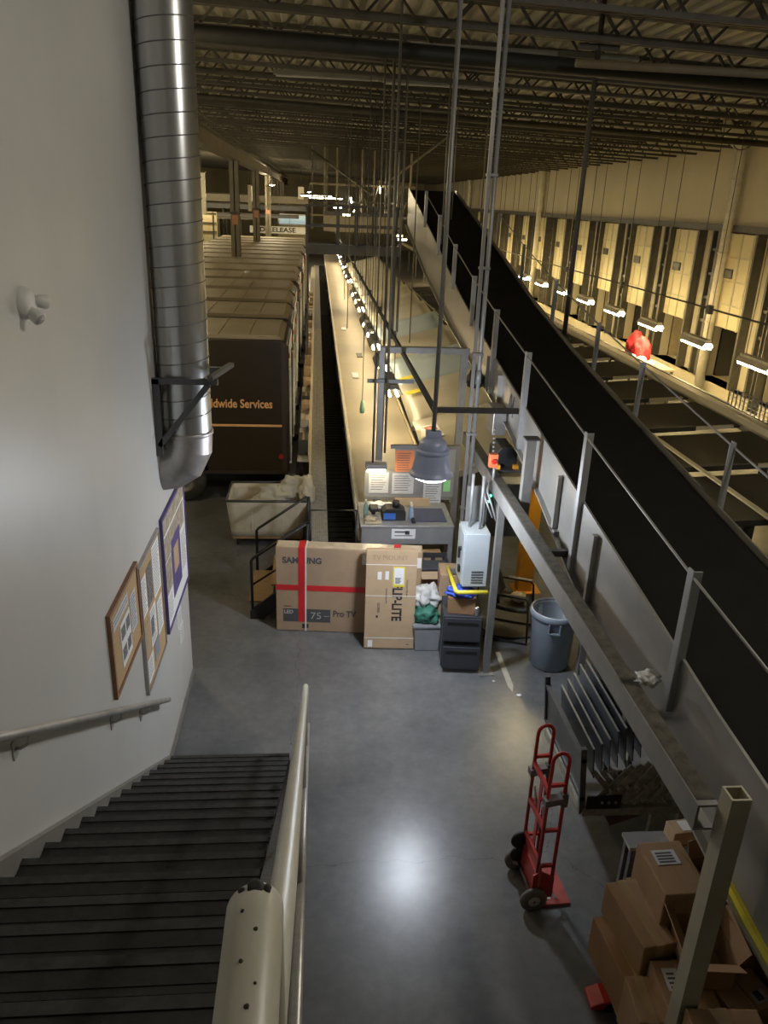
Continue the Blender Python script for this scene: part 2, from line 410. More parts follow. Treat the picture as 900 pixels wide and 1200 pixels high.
def build_girders():
    # beam over the line of pillars on the left
    b = MB()
    b.box(-3.28, -2.92, 20, 90, 6.50, 6.53); b.box(-3.28, -2.92, 20, 90, 6.95, 6.98); b.box(-3.13, -3.07, 20, 90, 6.53, 6.95)
    single('pillar_beam', 'long tan steel beam carried by the pillars above the delivery trucks', 'beam', b, PILLAR)
    b = MB(); b.box(-3.14, -3.06, 20, 90, 7.0, 7.04); b.bar((-3.1, 20, 7.3), (-3.1, 90, 7.3), .05, .05)
    single('roof_tie', 'thin steel tie bar running along the roof above the pillar beam', 'tie bar', b, JOIST)
    for i, y in enumerate((32.5, 43.8, 54.5, 65.5, 76.5)):
        r = root('steel_pillar', ORD[i] + ' tan steel pillar from the front rising between the truck roofs', 'pillar', (-3.1, y, 0), 0, 'pillars between the trucks')
        m = MB(); a = .17
        m.box(-a, a, -a, -a+.03, 0, 6.5); m.box(-a, a, a-.03, a, 0, 6.5); m.box(-.02, .02, -a, a, 0, 6.5)
        part(r, 'shaft', m, PILLAR, L=True)
        part(r, 'base_plate', MB().box(-.25, .25, -.25, .25, 0, .03), PILLAR, L=True)
        part(r, 'warning_tag', MB().box(-.11, .11, -a-.02, -a, 4.25, 4.6), mat('faded_red_tag', (.42, .2, .12), .7), L=True)
        part(r, 'collar', MB().box(-.2, .2, -.2, .2, 4.62, 4.72), JOIST, L=True)
    # large dark pipe across the roof
    m = MB(); m.cyl((-14, 11.6, 7.56), (12.1, 11.6, 6.78), .105, 16)
    single('roof_pipe', 'thick dark horizontal pipe hung right across the roof, the nearest and largest', 'pipe', m, mat('dark_pipe', (.03, .028, .022), .6, .2))
    m = MB(); m.cyl((-14, 19.5, 7.6), (12.1, 19.5, 6.82), .07, 12)
    single('sprinkler_pipe', 'thinner dark pipe across the roof behind the thick one', 'pipe', m, JOIST)
    m = MB(); m.cyl((3.2, 10.9, 6.98), (11.9, 11.0, 6.98), .05, 12)
    single('sprinkler_pipe', 'slim rust-brown pipe under the near roof joists toward the dock wall', 'pipe', m, mat('rust_pipe', (.14, .11, .07), .6))
    # unlit strip fittings
    for i, (xa, xb, y, z) in enumerate(((1.3, 4.6, 12.6, 7.28), (1.2, 3.4, 16.2, 7.3), (-.8, 1.6, 16.4, 7.36), (-1.4, .8, 21., 7.38), (1.6, 3.6, 21.2, 7.28))):
        r = root('ceiling_strip_fitting', ('long unlit strip light fitting under the roof, nearest of its kind', 'unlit strip fitting under the roof right of the belt in the second row',
            'unlit strip fitting under the roof left of centre in the second row', 'unlit strip fitting in the third row toward the trucks', 'unlit strip fitting in the third row above the black belt')[i], 'light fitting', ((xa+xb)/2, y, z), 0, 'unlit ceiling fittings')
        part(r, 'housing', MB().prism([(y-.09, z+.02), (y+.09, z+.02), (y+.04, z+.1), (y-.04, z+.1)], 'X', xa, xb), mat('grey_fitting', (.30, .30, .27), .5, .3))
        part(r, 'lamp_tube', MB().cyl((xa+.05, y, z), (xb-.05, y, z), .018, 8), mat('unlit_tube', (.4, .39, .34), .4))
    # pale diagonal braces
    m = MB(); m.bar((-.35, 33, 7.1), (2.0, 31, 5.5), .14, .05)
    single('sway_brace', 'pale diagonal brace below the far roof joists above the crossover', 'brace', m, mat('pale_brace', (.22, .2, .15), .6))
    m = MB(); m.bar((2.2, 25, 5.9), (3.7, 24.6, 7.05), .08, .05)
    single('sway_brace', 'pale diagonal brace beside the upper end of the black belt', 'brace', m, MATS['pale_brace'])
build_girders()

# ------------------------------------------------------------------ stairs, rails
SL = .177/.282
def build_stairs():
    N_, rise, run, y0 = 21, .177, .282, 6.38
    r = root('staircase', 'dark metal staircase with ribbed black treads going down along the left wall', 'staircase', (-.8, 6.38, 0))
    for i in range(1, N_+1):
        z = i*rise; y = y0-(i-1)*run
        t = MB(); t.box(-1.39, -.24, y-run-.01, y, z-.035, z)
        for k in range(5): t.box(-1.39, -.24, y-.10-k*.032, y-.085-k*.032, z, z+.004)
        t.box(-1.39, -.24, y-.012, y-.002, z-rise, z-.03)
        tr = part(r, 'tread', t, TREAD)
        n = MB().box(-1.39, -.24, y-.03, y+.012, z-.03, z+.006)
        part(tr, 'nosing', n, NOSING)
    top = (y0-(N_-1)*run, N_*rise)
    for nm, xa, xb, up in (('wall_stringer', -1.428, -1.39, .12), ('outer_stringer', -.24, -.19, -.03)):
        poly = [(y0+.10, 0), (y0+.10, max(.02, up)), (top[0]-.2, top[1]+up+.2*SL), (top[0]-.2, top[1]-.25), (y0-.35, 0)]
        part(r, nm, MB().prism(poly, 'X', xa, xb), STRINGER if up > 0 else TREAD)
    part(r, 'landing', MB().box(-1.43, 1.4, -3, top[0]-run, N_*rise-.06, N_*rise), TREAD)
    # wall handrail
    r = root('wall_handrail', 'grey pipe handrail fixed along the left wall above the stairs', 'handrail', (-1.35, 6.2, .95))
    z = lambda y: .97 + (6.19-y)*.645
    part(r, 'rail', MB().tube([(-1.35, 6.28, z(6.28)-.0), (-1.35, 6.1, z(6.1)), (-1.35, 2.2, z(2.2)), (-1.35, .6, z(.6))], .024, 14), RAILDULL)
    for y in (5.55, 4.75, 3.2, 1.7):
        b = MB(); b.tube([(-1.35, y, z(y)-.02), (-1.36, y, z(y)-.07), (-1.40, y, z(y)-.10), (-1.43, y, z(y)-.10)], .008, 8)
        b.box(-1.43, -1.422, y-.03, y+.03, z(y)-.15, z(y)-.05)
        part(r, 'bracket', b, RAILDULL)
    # guard rail on the open side
    r = root('stair_guard_rail', 'cream painted pipe guard rail, chipped, on the open side of the stairs', 'guard rail', (-.06, 6.6, 0))
    X = -.058; zt = lambda y: 4.40 - (y-.57)*.592
    pts = [(X+.005, -2.5, 4.69), (X+.005, .40, 4.69), (X+.005, .52, 4.69), (X+.004, .545, 4.683), (X+.004, .562, 4.666), (X+.003, .57, 4.64), (X+.004, .575, 4.46), (X, .585, 4.42), (X, .61, 4.385)]
    pts += [(X, 1.2, zt(1.2)), (X-.025, 6.45, zt(6.45))]
    arc = [(X-.025, 6.55, zt(6.45)-.07), (X-.025, 6.58, zt(6.45)-.15), (X-.025, 6.57, zt(6.45)-.3)]
    part(r, 'top_rail', MB().tube(pts+arc, .0262, 24), RAIL)
    part(r, 'mid_rail', MB().tube([(X+.02, .6, zt(.6)-.45), (X, 6.5, zt(6.5)-.45)], .017, 14), RAILDULL)
    for y in (.62, 2.1, 3.6, 5.1, 6.5):
        zz = max(0., 3.72-(y-.56)*.636-.1) if y < 6.4 else 0
        part(r, 'post', MB().cyl((X+.012-.004*y, y, zz), (X+.012-.004*y, y, zt(y)-.01), .018, 14), RAILDULL)
    part(r, 'toe_plate', MB().prism([(6.4, .05), (6.4, .2), (.55, 3.87), (.55, 3.72)], 'X', X-.03, X-.02), STRINGER)
    for dx, y, rr in ((.0, .553, .008), (-.012, .551, .004), (.010, .552, .005), (.004, .50, .0020), (-.006, .47, .0020), (.007, .45, .0014), (.002, .43, .0022), (-.009, .52, .0018), (.011, .41, .0018)):
        d = math.sqrt(.0262**2-dx**2)
        c = MB().blob((X+.005+dx, y, 4.69+d-(0 if y < .55 else .009)), rr, rr*1.1, .0008 if y < .55 else .0022, int(y*1000), .4, 2)
        part(r, 'paint_chip', c, CHIP)
build_stairs()

# ------------------------------------------------------------------ duct and things on the left wall
def build_duct():
    r = root('spiral_duct', 'galvanised round spiral duct running down the end of the left wall', 'duct', (-1.19, 7.24, 2.4))
    cx, cy, rad = -1.195, 7.22, .228
    prof = []; z = 3.02
    m = MB(); m.lathe([(rad, 3.22), (rad, CEIL+.35)], (cx, cy, 0), 48)
    pipe = part(r, 'pipe', m, GALV)
    s = MB(); n = 40; z = 3.28; pitch = .165; turns = int((CEIL-z)/pitch); pts = []
    for i in range(turns*n): pts.append((cx+(rad+.001)*math.cos(2*PI*i/n), cy+(rad+.001)*math.sin(2*PI*i/n), z+pitch*i/n))
    s.tube(pts, .005, 6)
    part(pipe, 'spiral_seam', s, mat('seam_dark', (.20, .20, .20), .5, .7))
    # mitred elbow turning into the wall
    e = MB(); secs = []
    def ring(c, nx, nz, k):
        """ring with axis (nx,0,nz)"""
        a = V((nz, 0, -nx)); b = V((0, 1, 0)); return [V(c)+a*math.cos(2*PI*j/36)*k+b*math.sin(2*PI*j/36)*k for j in range(36)]
    ring_def = [((cx, cy, 3.24), 0., 1.), ((cx, cy, 3.10), 0.30, .954), ((cx-.05, cy, 2.97), .72, .69), ((cx-.15, cy, 2.905), .96, .28), ((-1.429, cy, 2.89), 1., 0.)]
    rings = [ring(c, nx, nz, rad+.004) for c, nx, nz in ring_def]
    for k in range(len(rings)-1):
        e.add(rings[k]+rings[k+1], [(j, (j+1) % 36, 36+(j+1) % 36, 36+j) for j in range(36)], True)
    part(r, 'elbow', e, DUCTEND)
    part(r, 'band', MB().lathe([(rad+.004, 3.21), (rad+.012, 3.215), (rad+.012, 3.25), (rad+.004, 3.255)], (cx, cy, 0), 48), DUCTEND)
    for y, lab in ((6.955, 'dark steel triangular wall bracket in front of the spiral duct'), (7.49, 'dark steel triangular wall bracket behind the spiral duct')):
        b = root('duct_bracket', lab, 'bracket', (-1.43, y, 3.1), 0, 'duct brackets')
        w = .05
        part(b, 'wall_leg', MB().bar((-1.40, y, 3.08), (-1.40, y, 3.78), .05, .06, (1, 0, 0)), DKSTEEL)
        part(b, 'arm', MB().bar((-1.43, y, 3.76), (-.86, y, 3.76), .05, .05), DKSTEEL)
        part(b, 'brace', MB().bar((-1.40, y, 3.17), (-.94, y, 3.74), .05, .05, (0, 1, 0)), DKSTEEL)
    b = MB(); b.bar((-.92, 6.9, 3.80), (-.80, 7.55, 3.80), .05, .04)
    single('bracket_crossbar', 'dark steel crossbar joining the two duct brackets at their tips', 'bar', b, DKSTEEL)
build_duct()
def build_emergency_light():
    r = root('emergency_light', 'white twin-head emergency light fixed high on the left wall', 'emergency light', (-1.43, 4.1, 4.76))
    b = MB().lathe([(0, .05), (.05, .05), (.075, .035), (.08, 0)], (0, 0, 0), 28, Matrix.Translation((-1.43, 4.07, 4.77)) @ Matrix.Rotation(PI/2, 4, 'Y'))
    part(r, 'base', b, WHITE)
    for y, z, d in ((4.045, 4.735, V((.75, -.3, -.5))), (4.19, 4.775, V((.6, .9, -.15)))):
        M = d.to_track_quat('Z', 'Y').to_matrix().to_4x4(); M.translation = V((-1.39, y if y < 4.1 else 4.13, z))
        h = MB().lathe([(0, -.02), (.024, -.015), (.032, .03), (.036, .06), (.034, .066), (0, .066)], (0, 0, 0), 24, M)
        hd = part(r, 'lamp_head', h, WHITE)
        part(hd, 'lens', MB().lathe([(0, .072), (.026, .070), (.030, .064)], (0, 0, 0), 20, M), mat('clear_lens', (.5, .5, .48), .1))
build_emergency_light()
def paper(name, label, cat, pts, m, x=-1.405, group=None, th=.002):
    """sheet on the left wall: (y0,y1,z0,z1)"""
    y0, y1, z0, z1 = pts
    return single(name, label, cat, MB().box(x, x+th, y0, y1, z0, z1), m, None, group)
def build_boards():
    def board(label, y0, y1, z0, z1, face, frame, fw=.03):
        r = root('notice_board', label, 'notice board', (-1.43, (y0+y1)/2, z0), 0, 'boards on the stair wall')
        part(r, 'backing', MB().box(-1.429, -1.41, y0+fw, y1-fw, z0+fw, z1-fw), face)
        f = MB(); f.box(-1.43, -1.400, y0, y1, z0, z0+fw); f.box(-1.43, -1.400, y0, y1, z1-fw, z1); f.box(-1.43, -1.400, y0, y0+fw, z0+fw, z1-fw); f.box(-1.43, -1.400, y1-fw, y1, z0+fw, z1-fw)
        part(r, 'frame', f, frame)
        return r
    board('wood framed cork board nearest the viewer on the stair wall, mostly bare', 4.87, 5.76, 1.90, 2.58, CORK, WOODFR)
    board('tall cork board in the middle of the stair wall covered in papers', 5.80, 6.66, 1.29, 2.49, CORK, mat('aluminium_frame', (.45, .43, .42), .4, .6), .025)
    board('dark framed display board at the far end of the stair wall', 6.80, 8.06, 1.30, 2.50, PAPER, PURPLE, .03)
    g = 'papers pinned on the stair wall'
    def sheet(label, y0, y1, z0, z1, m=PAPER, lines=True, pics=()):
        r = root('pinned_paper', label, 'paper', (-1.408, (y0+y1)/2, z0), 0, g)
        part(r, 'sheet', MB().box(-1.409, -1.406, y0, y1, z0, z1), m)
        if lines:
            l = MB(); k = z1-.03
            while k > z0+.03:
                l.box(-1.406, -1.4055, y0+.02, y1-.02-random.random()*.05, k-.006, k); k -= .028
            part(r, 'print', l, GREYPRINT)
        for (a, b, c, d) in pics:
            part(r, 'picture', MB().box(-1.406, -1.4053, a, b, c, d), PHOTO)
    sheet('white photo sheet with four small pictures pinned on the bare cork board', 5.12, 5.42, 2.0, 2.36, PAPER, False, ((5.14, 5.26, 2.22, 2.32), (5.29, 5.40, 2.22, 2.32), (5.14, 5.26, 2.05, 2.15), (5.29, 5.40, 2.05, 2.15)))
    sheet('grey printed clipping pinned right of the photo sheet on bare cork board', 5.45, 5.64, 2.1, 2.42, PAPERG)
    sheet('crumpled grey clipping at the top of the bare cork board', 4.95, 5.40, 2.40, 2.50, PAPERG)
    sheet('white sheet at the top left of the paper covered board', 5.84, 6.02, 2.0, 2.35)
    sheet('dark photograph near the top of the paper covered board', 6.06, 6.26, 2.0, 2.36, PHOTO, False)
    sheet('tall white sheet at the top right of the paper covered board', 6.30, 6.60, 1.95, 2.44)
    sheet('small tan leaflet halfway down the left of the paper covered board', 5.84, 6.02, 1.62, 1.92, CARD2, False)
    sheet('white sheet with purple picture in the middle of the paper covered board', 6.06, 6.30, 1.60, 1.95, PAPER, True, ((6.08, 6.2, 1.7, 1.86),))
    sheet('white sheet low on the right of the paper covered board', 6.36, 6.58, 1.55, 1.88)
    sheet('white sheet at the bottom left of the paper covered board', 5.86, 6.08, 1.36, 1.58)
    sheet('grey blue leaflet at the bottom middle of the paper covered board', 6.16, 6.36, 1.40, 1.58, mat('grey_blue_paper', (.28, .30, .36), .7), False)
    sheet('wide sepia picture strip along the top of the dark display board', 6.86, 8.0, 2.30, 2.46, SEPIA, False)
    sheet('sepia landscape picture in the upper part of the display board', 6.86, 7.95, 2.02, 2.27, SEPIA, False)
    sheet('brown picture low at the near side of the display board', 6.86, 7.15, 1.68, 2.0, SEPIA, False)
    r = root('purple_poster', 'dark purple poster with a pale centre on the far display board', 'poster', (-1.408, 7.4, 1.55), 0, g)
    part(r, 'sheet', MB().box(-1.409, -1.405, 7.18, 7.66, 1.5, 2.12), PURPLE)
    part(r, 'print', MB().box(-1.405, -1.404, 7.28, 7.54, 1.72, 2.0), CARD2)
    sheet('white sheet low in the near corner of the display board', 6.86, 7.14, 1.36, 1.66)
    sheet('white sheet on the far edge of the display board', 7.70, 8.0, 1.5, 1.98)
    for z, y0, lab in ((1.02, 7.35, 'upper white notice below the display board near the wall corner'), (.80, 7.42, 'lower white notice below the display board near the wall corner')):
        r = root('wall_notice', lab, 'notice', (-1.428, y0+.1, z), 0, 'notices below the display board')
        part(r, 'sheet', MB().box(-1.429, -1.426, y0, y0+.22, z, z+.2), PAPER)
        l = MB()
        for k in range(5): l.box(-1.426, -1.4255, y0+.03, y0+.19, z+.03+k*.03, z+.036+k*.03)
        part(r, 'print', l, GREYPRINT)
build_boards()

# ------------------------------------------------------------------ delivery trucks
def build_trucks():
    y0s = [13.78 + 2.62*i for i in range(14)]
    r = root('delivery_truck', 'nearest dark brown delivery truck, lettered side facing the viewer', 'truck', (-.50, y0s[0], 0), 0, 'brown delivery trucks parked in a row')
    W = 1.98
    # side outline with wheel arches, cab and sloping nose
    out = [(0, .55), (0, 2.93), (-.12, 3.0), (-5.0, 3.0), (-5.25, 2.75), (-5.75, 1.55), (-6.6, 1.38), (-6.75, .6), (-6.1, .55)]
    def arch(c, rad): return [(c - rad*math.cos(a), .55 + rad*math.sin(a)*.95) for a in [PI*k/10 for k in range(11)]]
    out += arch(-5.65, .45) + [(-5.0, .55)] + arch(-1.9, .47)
    part(r, 'body', MB().prism(out, 'Y', 0, W), BROWN, L=True, bevel=.02)
    rf = MB()
    rf.prism([(-.06, 3.0), (-.16, 3.075), (-4.9, 3.075), (-5.05, 3.0)], 'Y', .03, W-.03)
    for k in range(1, 9): rf.box(-.16-k*.52, -.13-k*.52, .05, W-.05, 3.07, 3.082)
    part(r, 'roof', rf, ROOF, L=True, bevel=.012)
    st = MB().box(-4.9, -.06, -.008, 0, 1.455, 1.495)
    part(r, 'side_stripe', st, GOLD, L=True)
    part(r, 'lettering', MB().text('Worldwide Services', .215, Matrix.Translation((-.26, -.004, 1.80)) @ Matrix.Rotation(PI/2, 4, 'X'), .002, 'RIGHT', .81, .005), GOLD, L=True)
    part(r, 'reflector', MB().cyl((-.12, 0, .90), (-.12, -.012, .90), .045, 16), REDL, L=True)
    tr = MB(); tr.box(-4.8, -.02, -.01, 0, .56, .62); tr.box(-.1, -.02, -.012, 0, .6, 2.95)
    part(r, 'side_rub_rail', tr, mat('truck_trim_brown', (.04, .03, .02), .4), L=True)
    # rear: frame, roll-up door, lamps, bumper
    fr = MB(); fr.box(0, .03, .04, .2, .6, 2.9); fr.box(0, .03, W-.2, W-.04, .6, 2.9); fr.box(0, .03, .2, W-.2, 2.6, 2.9)
    part(r, 'rear_frame', fr, BROWN, L=True)
    d = MB()
    for k in range(9): d.box(.0, .018, .2, W-.2, .62+k*.22, .82+k*.22)
    dr = part(r, 'rear_door', d, mat('truck_rear_door', (.20, .185, .15), .5, .2), L=True)
    part(dr, 'handle', MB().box(.018, .05, W/2-.15, W/2+.15, .74, .78), RIM, L=True)
    for y in (.12, W-.12):
        h = MB(); h.cyl((.055, y, .75), (.055, y, 2.5), .014, 8); h.box(.03, .06, y-.02, y+.02, .74, .78); h.box(.03, .06, y-.02, y+.02, 2.46, 2.5)
        part(r, 'grab_rail', h, WHITE, L=True)
        part(r, 'tail_lamp', MB().cyl((.03, y, 2.72), (.05, y, 2.72), .05, 14), REDL, L=True)
    part(r, 'bumper', MB().box(-.05, .14, .05, W-.05, .42, .55), mat('bumper_steel', (.10, .095, .08), .5, .4), L=True, bevel=.015)
    for x in (-1.9, -5.65):
        for y, s in ((.02, 1), (W-.02, -1)):
            c = (x, y, .40)
            M = Matrix.Translation(c) @ Matrix.Rotation(-PI/2*s, 4, 'X')
            w = MB().lathe([(.21, 0), (.36, 0), (.40, .03), (.40, .22), (.36, .25), (.2, .25)], (0, 0, 0), 32, M)
            wh = part(r, 'wheel', w, TYRE, L=True)
            part(wh, 'rim', MB().lathe([(0, .06), (.08, .05), (.1, .09), (.2, .08), (.215, .01)], (0, 0, 0), 24, M), RIM, L=True)
    part(r, 'axle', MB().cyl((-1.9, .2, .4), (-1.9, W-.2, .4), .06, 10), BLACK, L=True)
    part(r, 'chassis', MB().box(-6.0, -.1, .5, W-.5, .42, .55), BLACK, L=True)
    for i, y in enumerate(y0s[1:]):
        repeat(r, (-.50 - .02*((i*7) % 5), y, 0), ORD[i+1] + ' brown delivery truck from the front of the row, roof showing')
    # small light on a roof
    t = single('roof_marker', 'small white marker lying on the fourth truck roof from the front', 'marker', MB().blob((-2.1, 25.3, 3.12), .10, .06, .05, 3, .3, 2), WHITE)
build_trucks()

# ------------------------------------------------------------------ canvas cart, steps, catwalk
def build_cart():
    r = root('canvas_cart', 'cream canvas laundry cart with dark rim parked by the black steps', 'cart', (-.76, 12.2, 0))
    x0, x1, ya, yb, zt, zb = -1.40, -.13, 11.75, 12.65, .80, .18
    def sag(p, q, n=10):
        return [(p[0]+(q[0]-p[0])*i/n, p[1]+(q[1]-p[1])*i/n) for i in range(n+1)]
    m = MB(); loop = sag((x0, ya), (x1, ya))[:-1]+sag((x1, ya), (x1, yb))[:-1]+sag((x1, yb), (x0, yb))[:-1]+sag((x0, yb), (x0, ya))[:-1]
    n = len(loop); cx, cy = (x0+x1)/2, (ya+yb)/2; levels = 6
    for k in range(levels+1):
        t = k/levels; z = zb+(zt-zb)*t; sc = .90+.10*t
        for i, (x, y) in enumerate(loop):
            w = .012*noise.noise(V((x*4, y*4, z*5)))
            m.v.append(V((cx+(x-cx)*(sc+w), cy+(y-cy)*(sc+w), z)))
    for k in range(levels):
        for i in range(n): m.f.append([k*n+i, k*n+(i+1) % n, (k+1)*n+(i+1) % n, (k+1)*n+i]); m.sm.append(True)
    m.f.append(list(range(n))); m.sm.append(False)
    o = part(r, 'canvas_body', m, CANVAS)
    so = o.modifiers.new('thick', 'SOLIDIFY'); so.thickness = .012; so.offset = -1
    rm = MB(); c4 = [(x0, ya), (x1, ya), (x1, yb), (x0, yb)]
    for i in range(4):
        a, b = c4[i], c4[(i+1) % 4]; rm.cyl((*a, zt), (*b, zt), .02, 10)
    part(r, 'rim', rm, DKSTEEL)
    for x in (-1.0, -.52): part(r, 'seam_strip', MB().box(x-.012, x+.012, ya+.012, ya+.02, zb+.1, zt), mat('canvas_seam', (.68, .62, .5), .8))
    part(r, 'base', MB().box(x0+.08, x1-.08, ya+.05, yb-.05, .13, .18), WOOD)
    for x in (x0+.15, x1-.15):
        for y in (ya+.12, yb-.12):
            w = MB(); w.cyl((x-.015, y, .055), (x+.015, y, .055), .055, 16); w.box(x-.02, x+.02, y-.02, y+.02, .09, .13)
            part(r, 'caster', w, BLACK)
    for i, (x, y, z, a, b, c, lab) in enumerate(((-.60, 12.1, .80, .30, .24, .15, 'pale grey cloth bag heaped in the middle of the canvas cart'),
            (-.34, 12.3, .86, .24, .20, .16, 'pale grey cloth bag heaped at the right end of the canvas cart'), (-.78, 12.0, .72, .26, .2, .12, 'pale cloth bag slumped lower left in the canvas cart'))):
        single('cloth_bag', lab, 'bag', MB().blob((x, y, z), a, b, c, i+2, .5, 4, 1.6), BAGCLOTH, None, 'cloth bags in the cart')
    single('cloth_bag', 'cream cloth bag hanging over the right corner of the canvas cart', 'bag', MB().blob((-.12, 12.0, .86), .12, .14, .26, 9, .4, 4, 1.6), CANVAS, None, 'cloth bags in the cart')
build_cart()
def build_steps():
    r = root('metal_steps', 'short black metal steps with brown treads leading up to the walkway', 'steps', (-.5, 9.9, 0))
    ya, yb = 9.42, 10.42
    for i, (x, z) in enumerate(((-.72, .25), (-.42, .50))):
        part(r, 'tread', MB().box(x-.16, x+.15, ya+.03, yb-.03, z-.03, z), WOOD)
    for y in (ya, yb):
        part(r, 'stringer', MB().prism([(-.86, 0), (-.68, 0), (-.1, .55), (-.1, .75), (-.86, .12)], 'Y', y-.02, y+.02), BLACK)
        h = MB(); h.tube([(-.83, y, .02), (-.83, y, .86), (-.80, y, .90), (-.12, y, 1.38), (-.09, y, 1.38), (-.09, y, .75)], .02, 10)
        h.tube([(-.83, y, .50), (-.09, y, 1.02)], .014, 8)
        part(r, 'handrail', h, BLACK)
    r = root('catwalk', 'raised grey grated walkway with black mat between trucks and sort belt', 'walkway', (.22, 9.45, 0))
    y0, y1 = 9.45, 60.
    g = MB()
    for x in [-.07+.03*k for k in range(9)]: g.box(x-.003, x+.003, y0, y1, .70, .75)
    y = y0
    while y < 30: g.box(-.08, .19, y-.003, y+.003, .72, .748); y += .055
    part(r, 'grating', g, GRATE)
    mt = MB(); y = y0
    while y < 34:
        mt.box(.19, .57, y, y+.16, .70, .75); mt.box(.19, .57, y+.16, y+.20, .69, .715); y += .20
    mt.box(.19, .57, 34, y1, .70, .745)
    part(r, 'mat', mt, RUBBER)
    part(r, 'edge_beam', MB().box(-.11, -.08, y0, y1, .58, .78), KERB)
    part(r, 'deck_frame', MB().box(-.1, .57, y0, y1, .60, .685), DKSTEEL)
    lg = MB()
    y = y0+.1
    while y < y1:
        part(r, 'leg', MB().box(-.09, -.03, y, y+.06, 0, .6), BLACK) if y < 20 else None
        y += 3
    b = MB(); b.tube([(-.06, y0+.03, .75), (-.06, y0+.03, 1.55), (.54, y0+.03, 1.55), (.54, y0+.03, .75)], .018, 10)
    part(r, 'end_rail', b, BLACK)
    # ledge with parcels behind the trucks
    r = root('parcel_ledge', 'long narrow grey ledge behind the truck bumpers beside the walkway', 'ledge', (-.22, 14, 0))
    part(r, 'shelf', MB().box(-.33, -.115, 13.9, 58, .76, .80), GRATE)
    part(r, 'kerb', MB().box(-.135, -.112, 13.9, 58, .80, .90), KERB)
    lg = [MB().box(-.3, -.24, y, y+.06, 0, .76) for y in (14, 17, 20, 23, 26, 29, 32)]
    for l in lg: part(r, 'leg', l, BLACK)
    cols = [CARD, CARD2, mat('white_carton', (.55, .52, .45), .7), mat('dark_parcel', (.06, .055, .05), .6), CARD3]
    words = ['brown', 'pale tan', 'white', 'black', 'dark brown']
    y = 14.2; i = 0
    while i < 20:
        w = random.uniform(.3, .7); h = random.uniform(.1, .32); k = random.randrange(5)
        pos = 'nearest the steps' if i == 0 else '%s from the near end' % ORD[i]
        rr = root('parcel', '%s parcel on the ledge behind the trucks, %s' % (words[k], pos), 'parcel', (-.225, y+w/2, .80), 0, 'parcels on the ledge')
        part(rr, 'carton', MB().box(-.09, .085, -w/2, w/2, .002, h), cols[k], L=True, bevel=.006)
        part(rr, 'tape', MB().box(-.02, .02, -w/2-.002, w/2+.002, h, h+.003), mat('brown_tape', (.36, .25, .13), .3), L=True)
        y += w + random.uniform(.15, 1.5); i += 1
build_steps()

# ------------------------------------------------------------------ sort conveyor, chutes, strip lights
def build_sort_conveyor():
    r = root('sort_conveyor', 'long tan sort belt running from the bench into the distance', 'conveyor', (1.2, 10.4, 0))
    part(r, 'belt', MB().box(.64, 1.80, 10.4, 78, 1.08, 1.14), BELT)
    s = MB(); s.box(.585, .635, 9.75, 78, 1.0, 1.22)
    part(r, 'left_side_rail', s, mat('pale_side_rail', (.66, .60, .47), .45))
    part(r, 'lower_guard', MB().tube([(.56, 9.6, 1.24), (.57, 10.2, 1.30), (.57, 60, 1.30)], .02, 8), LGREY)
    part(r, 'right_side_rail', MB().box(1.80, 1.84, 10.6, 78, 1.0, 1.20), KERB)
    part(r, 'bed', MB().box(.6, 1.82, 10.4, 78, .85, 1.06), DKSTEEL)
    for y in range(11, 60, 4):
        part(r, 'leg', MB().box(.66, .74, y, y+.1, 0, .85), DKSTEEL)
    # a few flats on the belt
    for i, (x, y, m, lab) in enumerate(((1.0, 19.8, PAPER, 'white envelope lying on the tan belt, nearest one'), (.95, 27.5, PAPER, 'white envelope lying on the tan belt farther away'), (1.25, 22.6, BLACK, 'small black packet lying on the tan belt'))):
        single('mail_flat', lab, 'envelope', MB().box(x-.08, x+.08, y-.3, y+.3, 1.145, 1.165), m, None, None, .004)
    r = root('hanging_pull_switch', 'small green pull switch hanging on a wire over the tan belt', 'switch', (.86, 14.2, 1.6))
    part(r, 'wire', MB().cyl((.86, 14.2, 1.85), (.86, 14.2, 7.40), .006, 6), DKSTEEL)
    part(r, 'grip', MB().lathe([(0, 1.62), (.04, 1.63), (.05, 1.70), (.035, 1.82), (.015, 1.88), (0, 1.88)], (.86, 14.2, 0), 14), mat('green_switch', (.22, .38, .28), .5))
build_sort_conveyor()
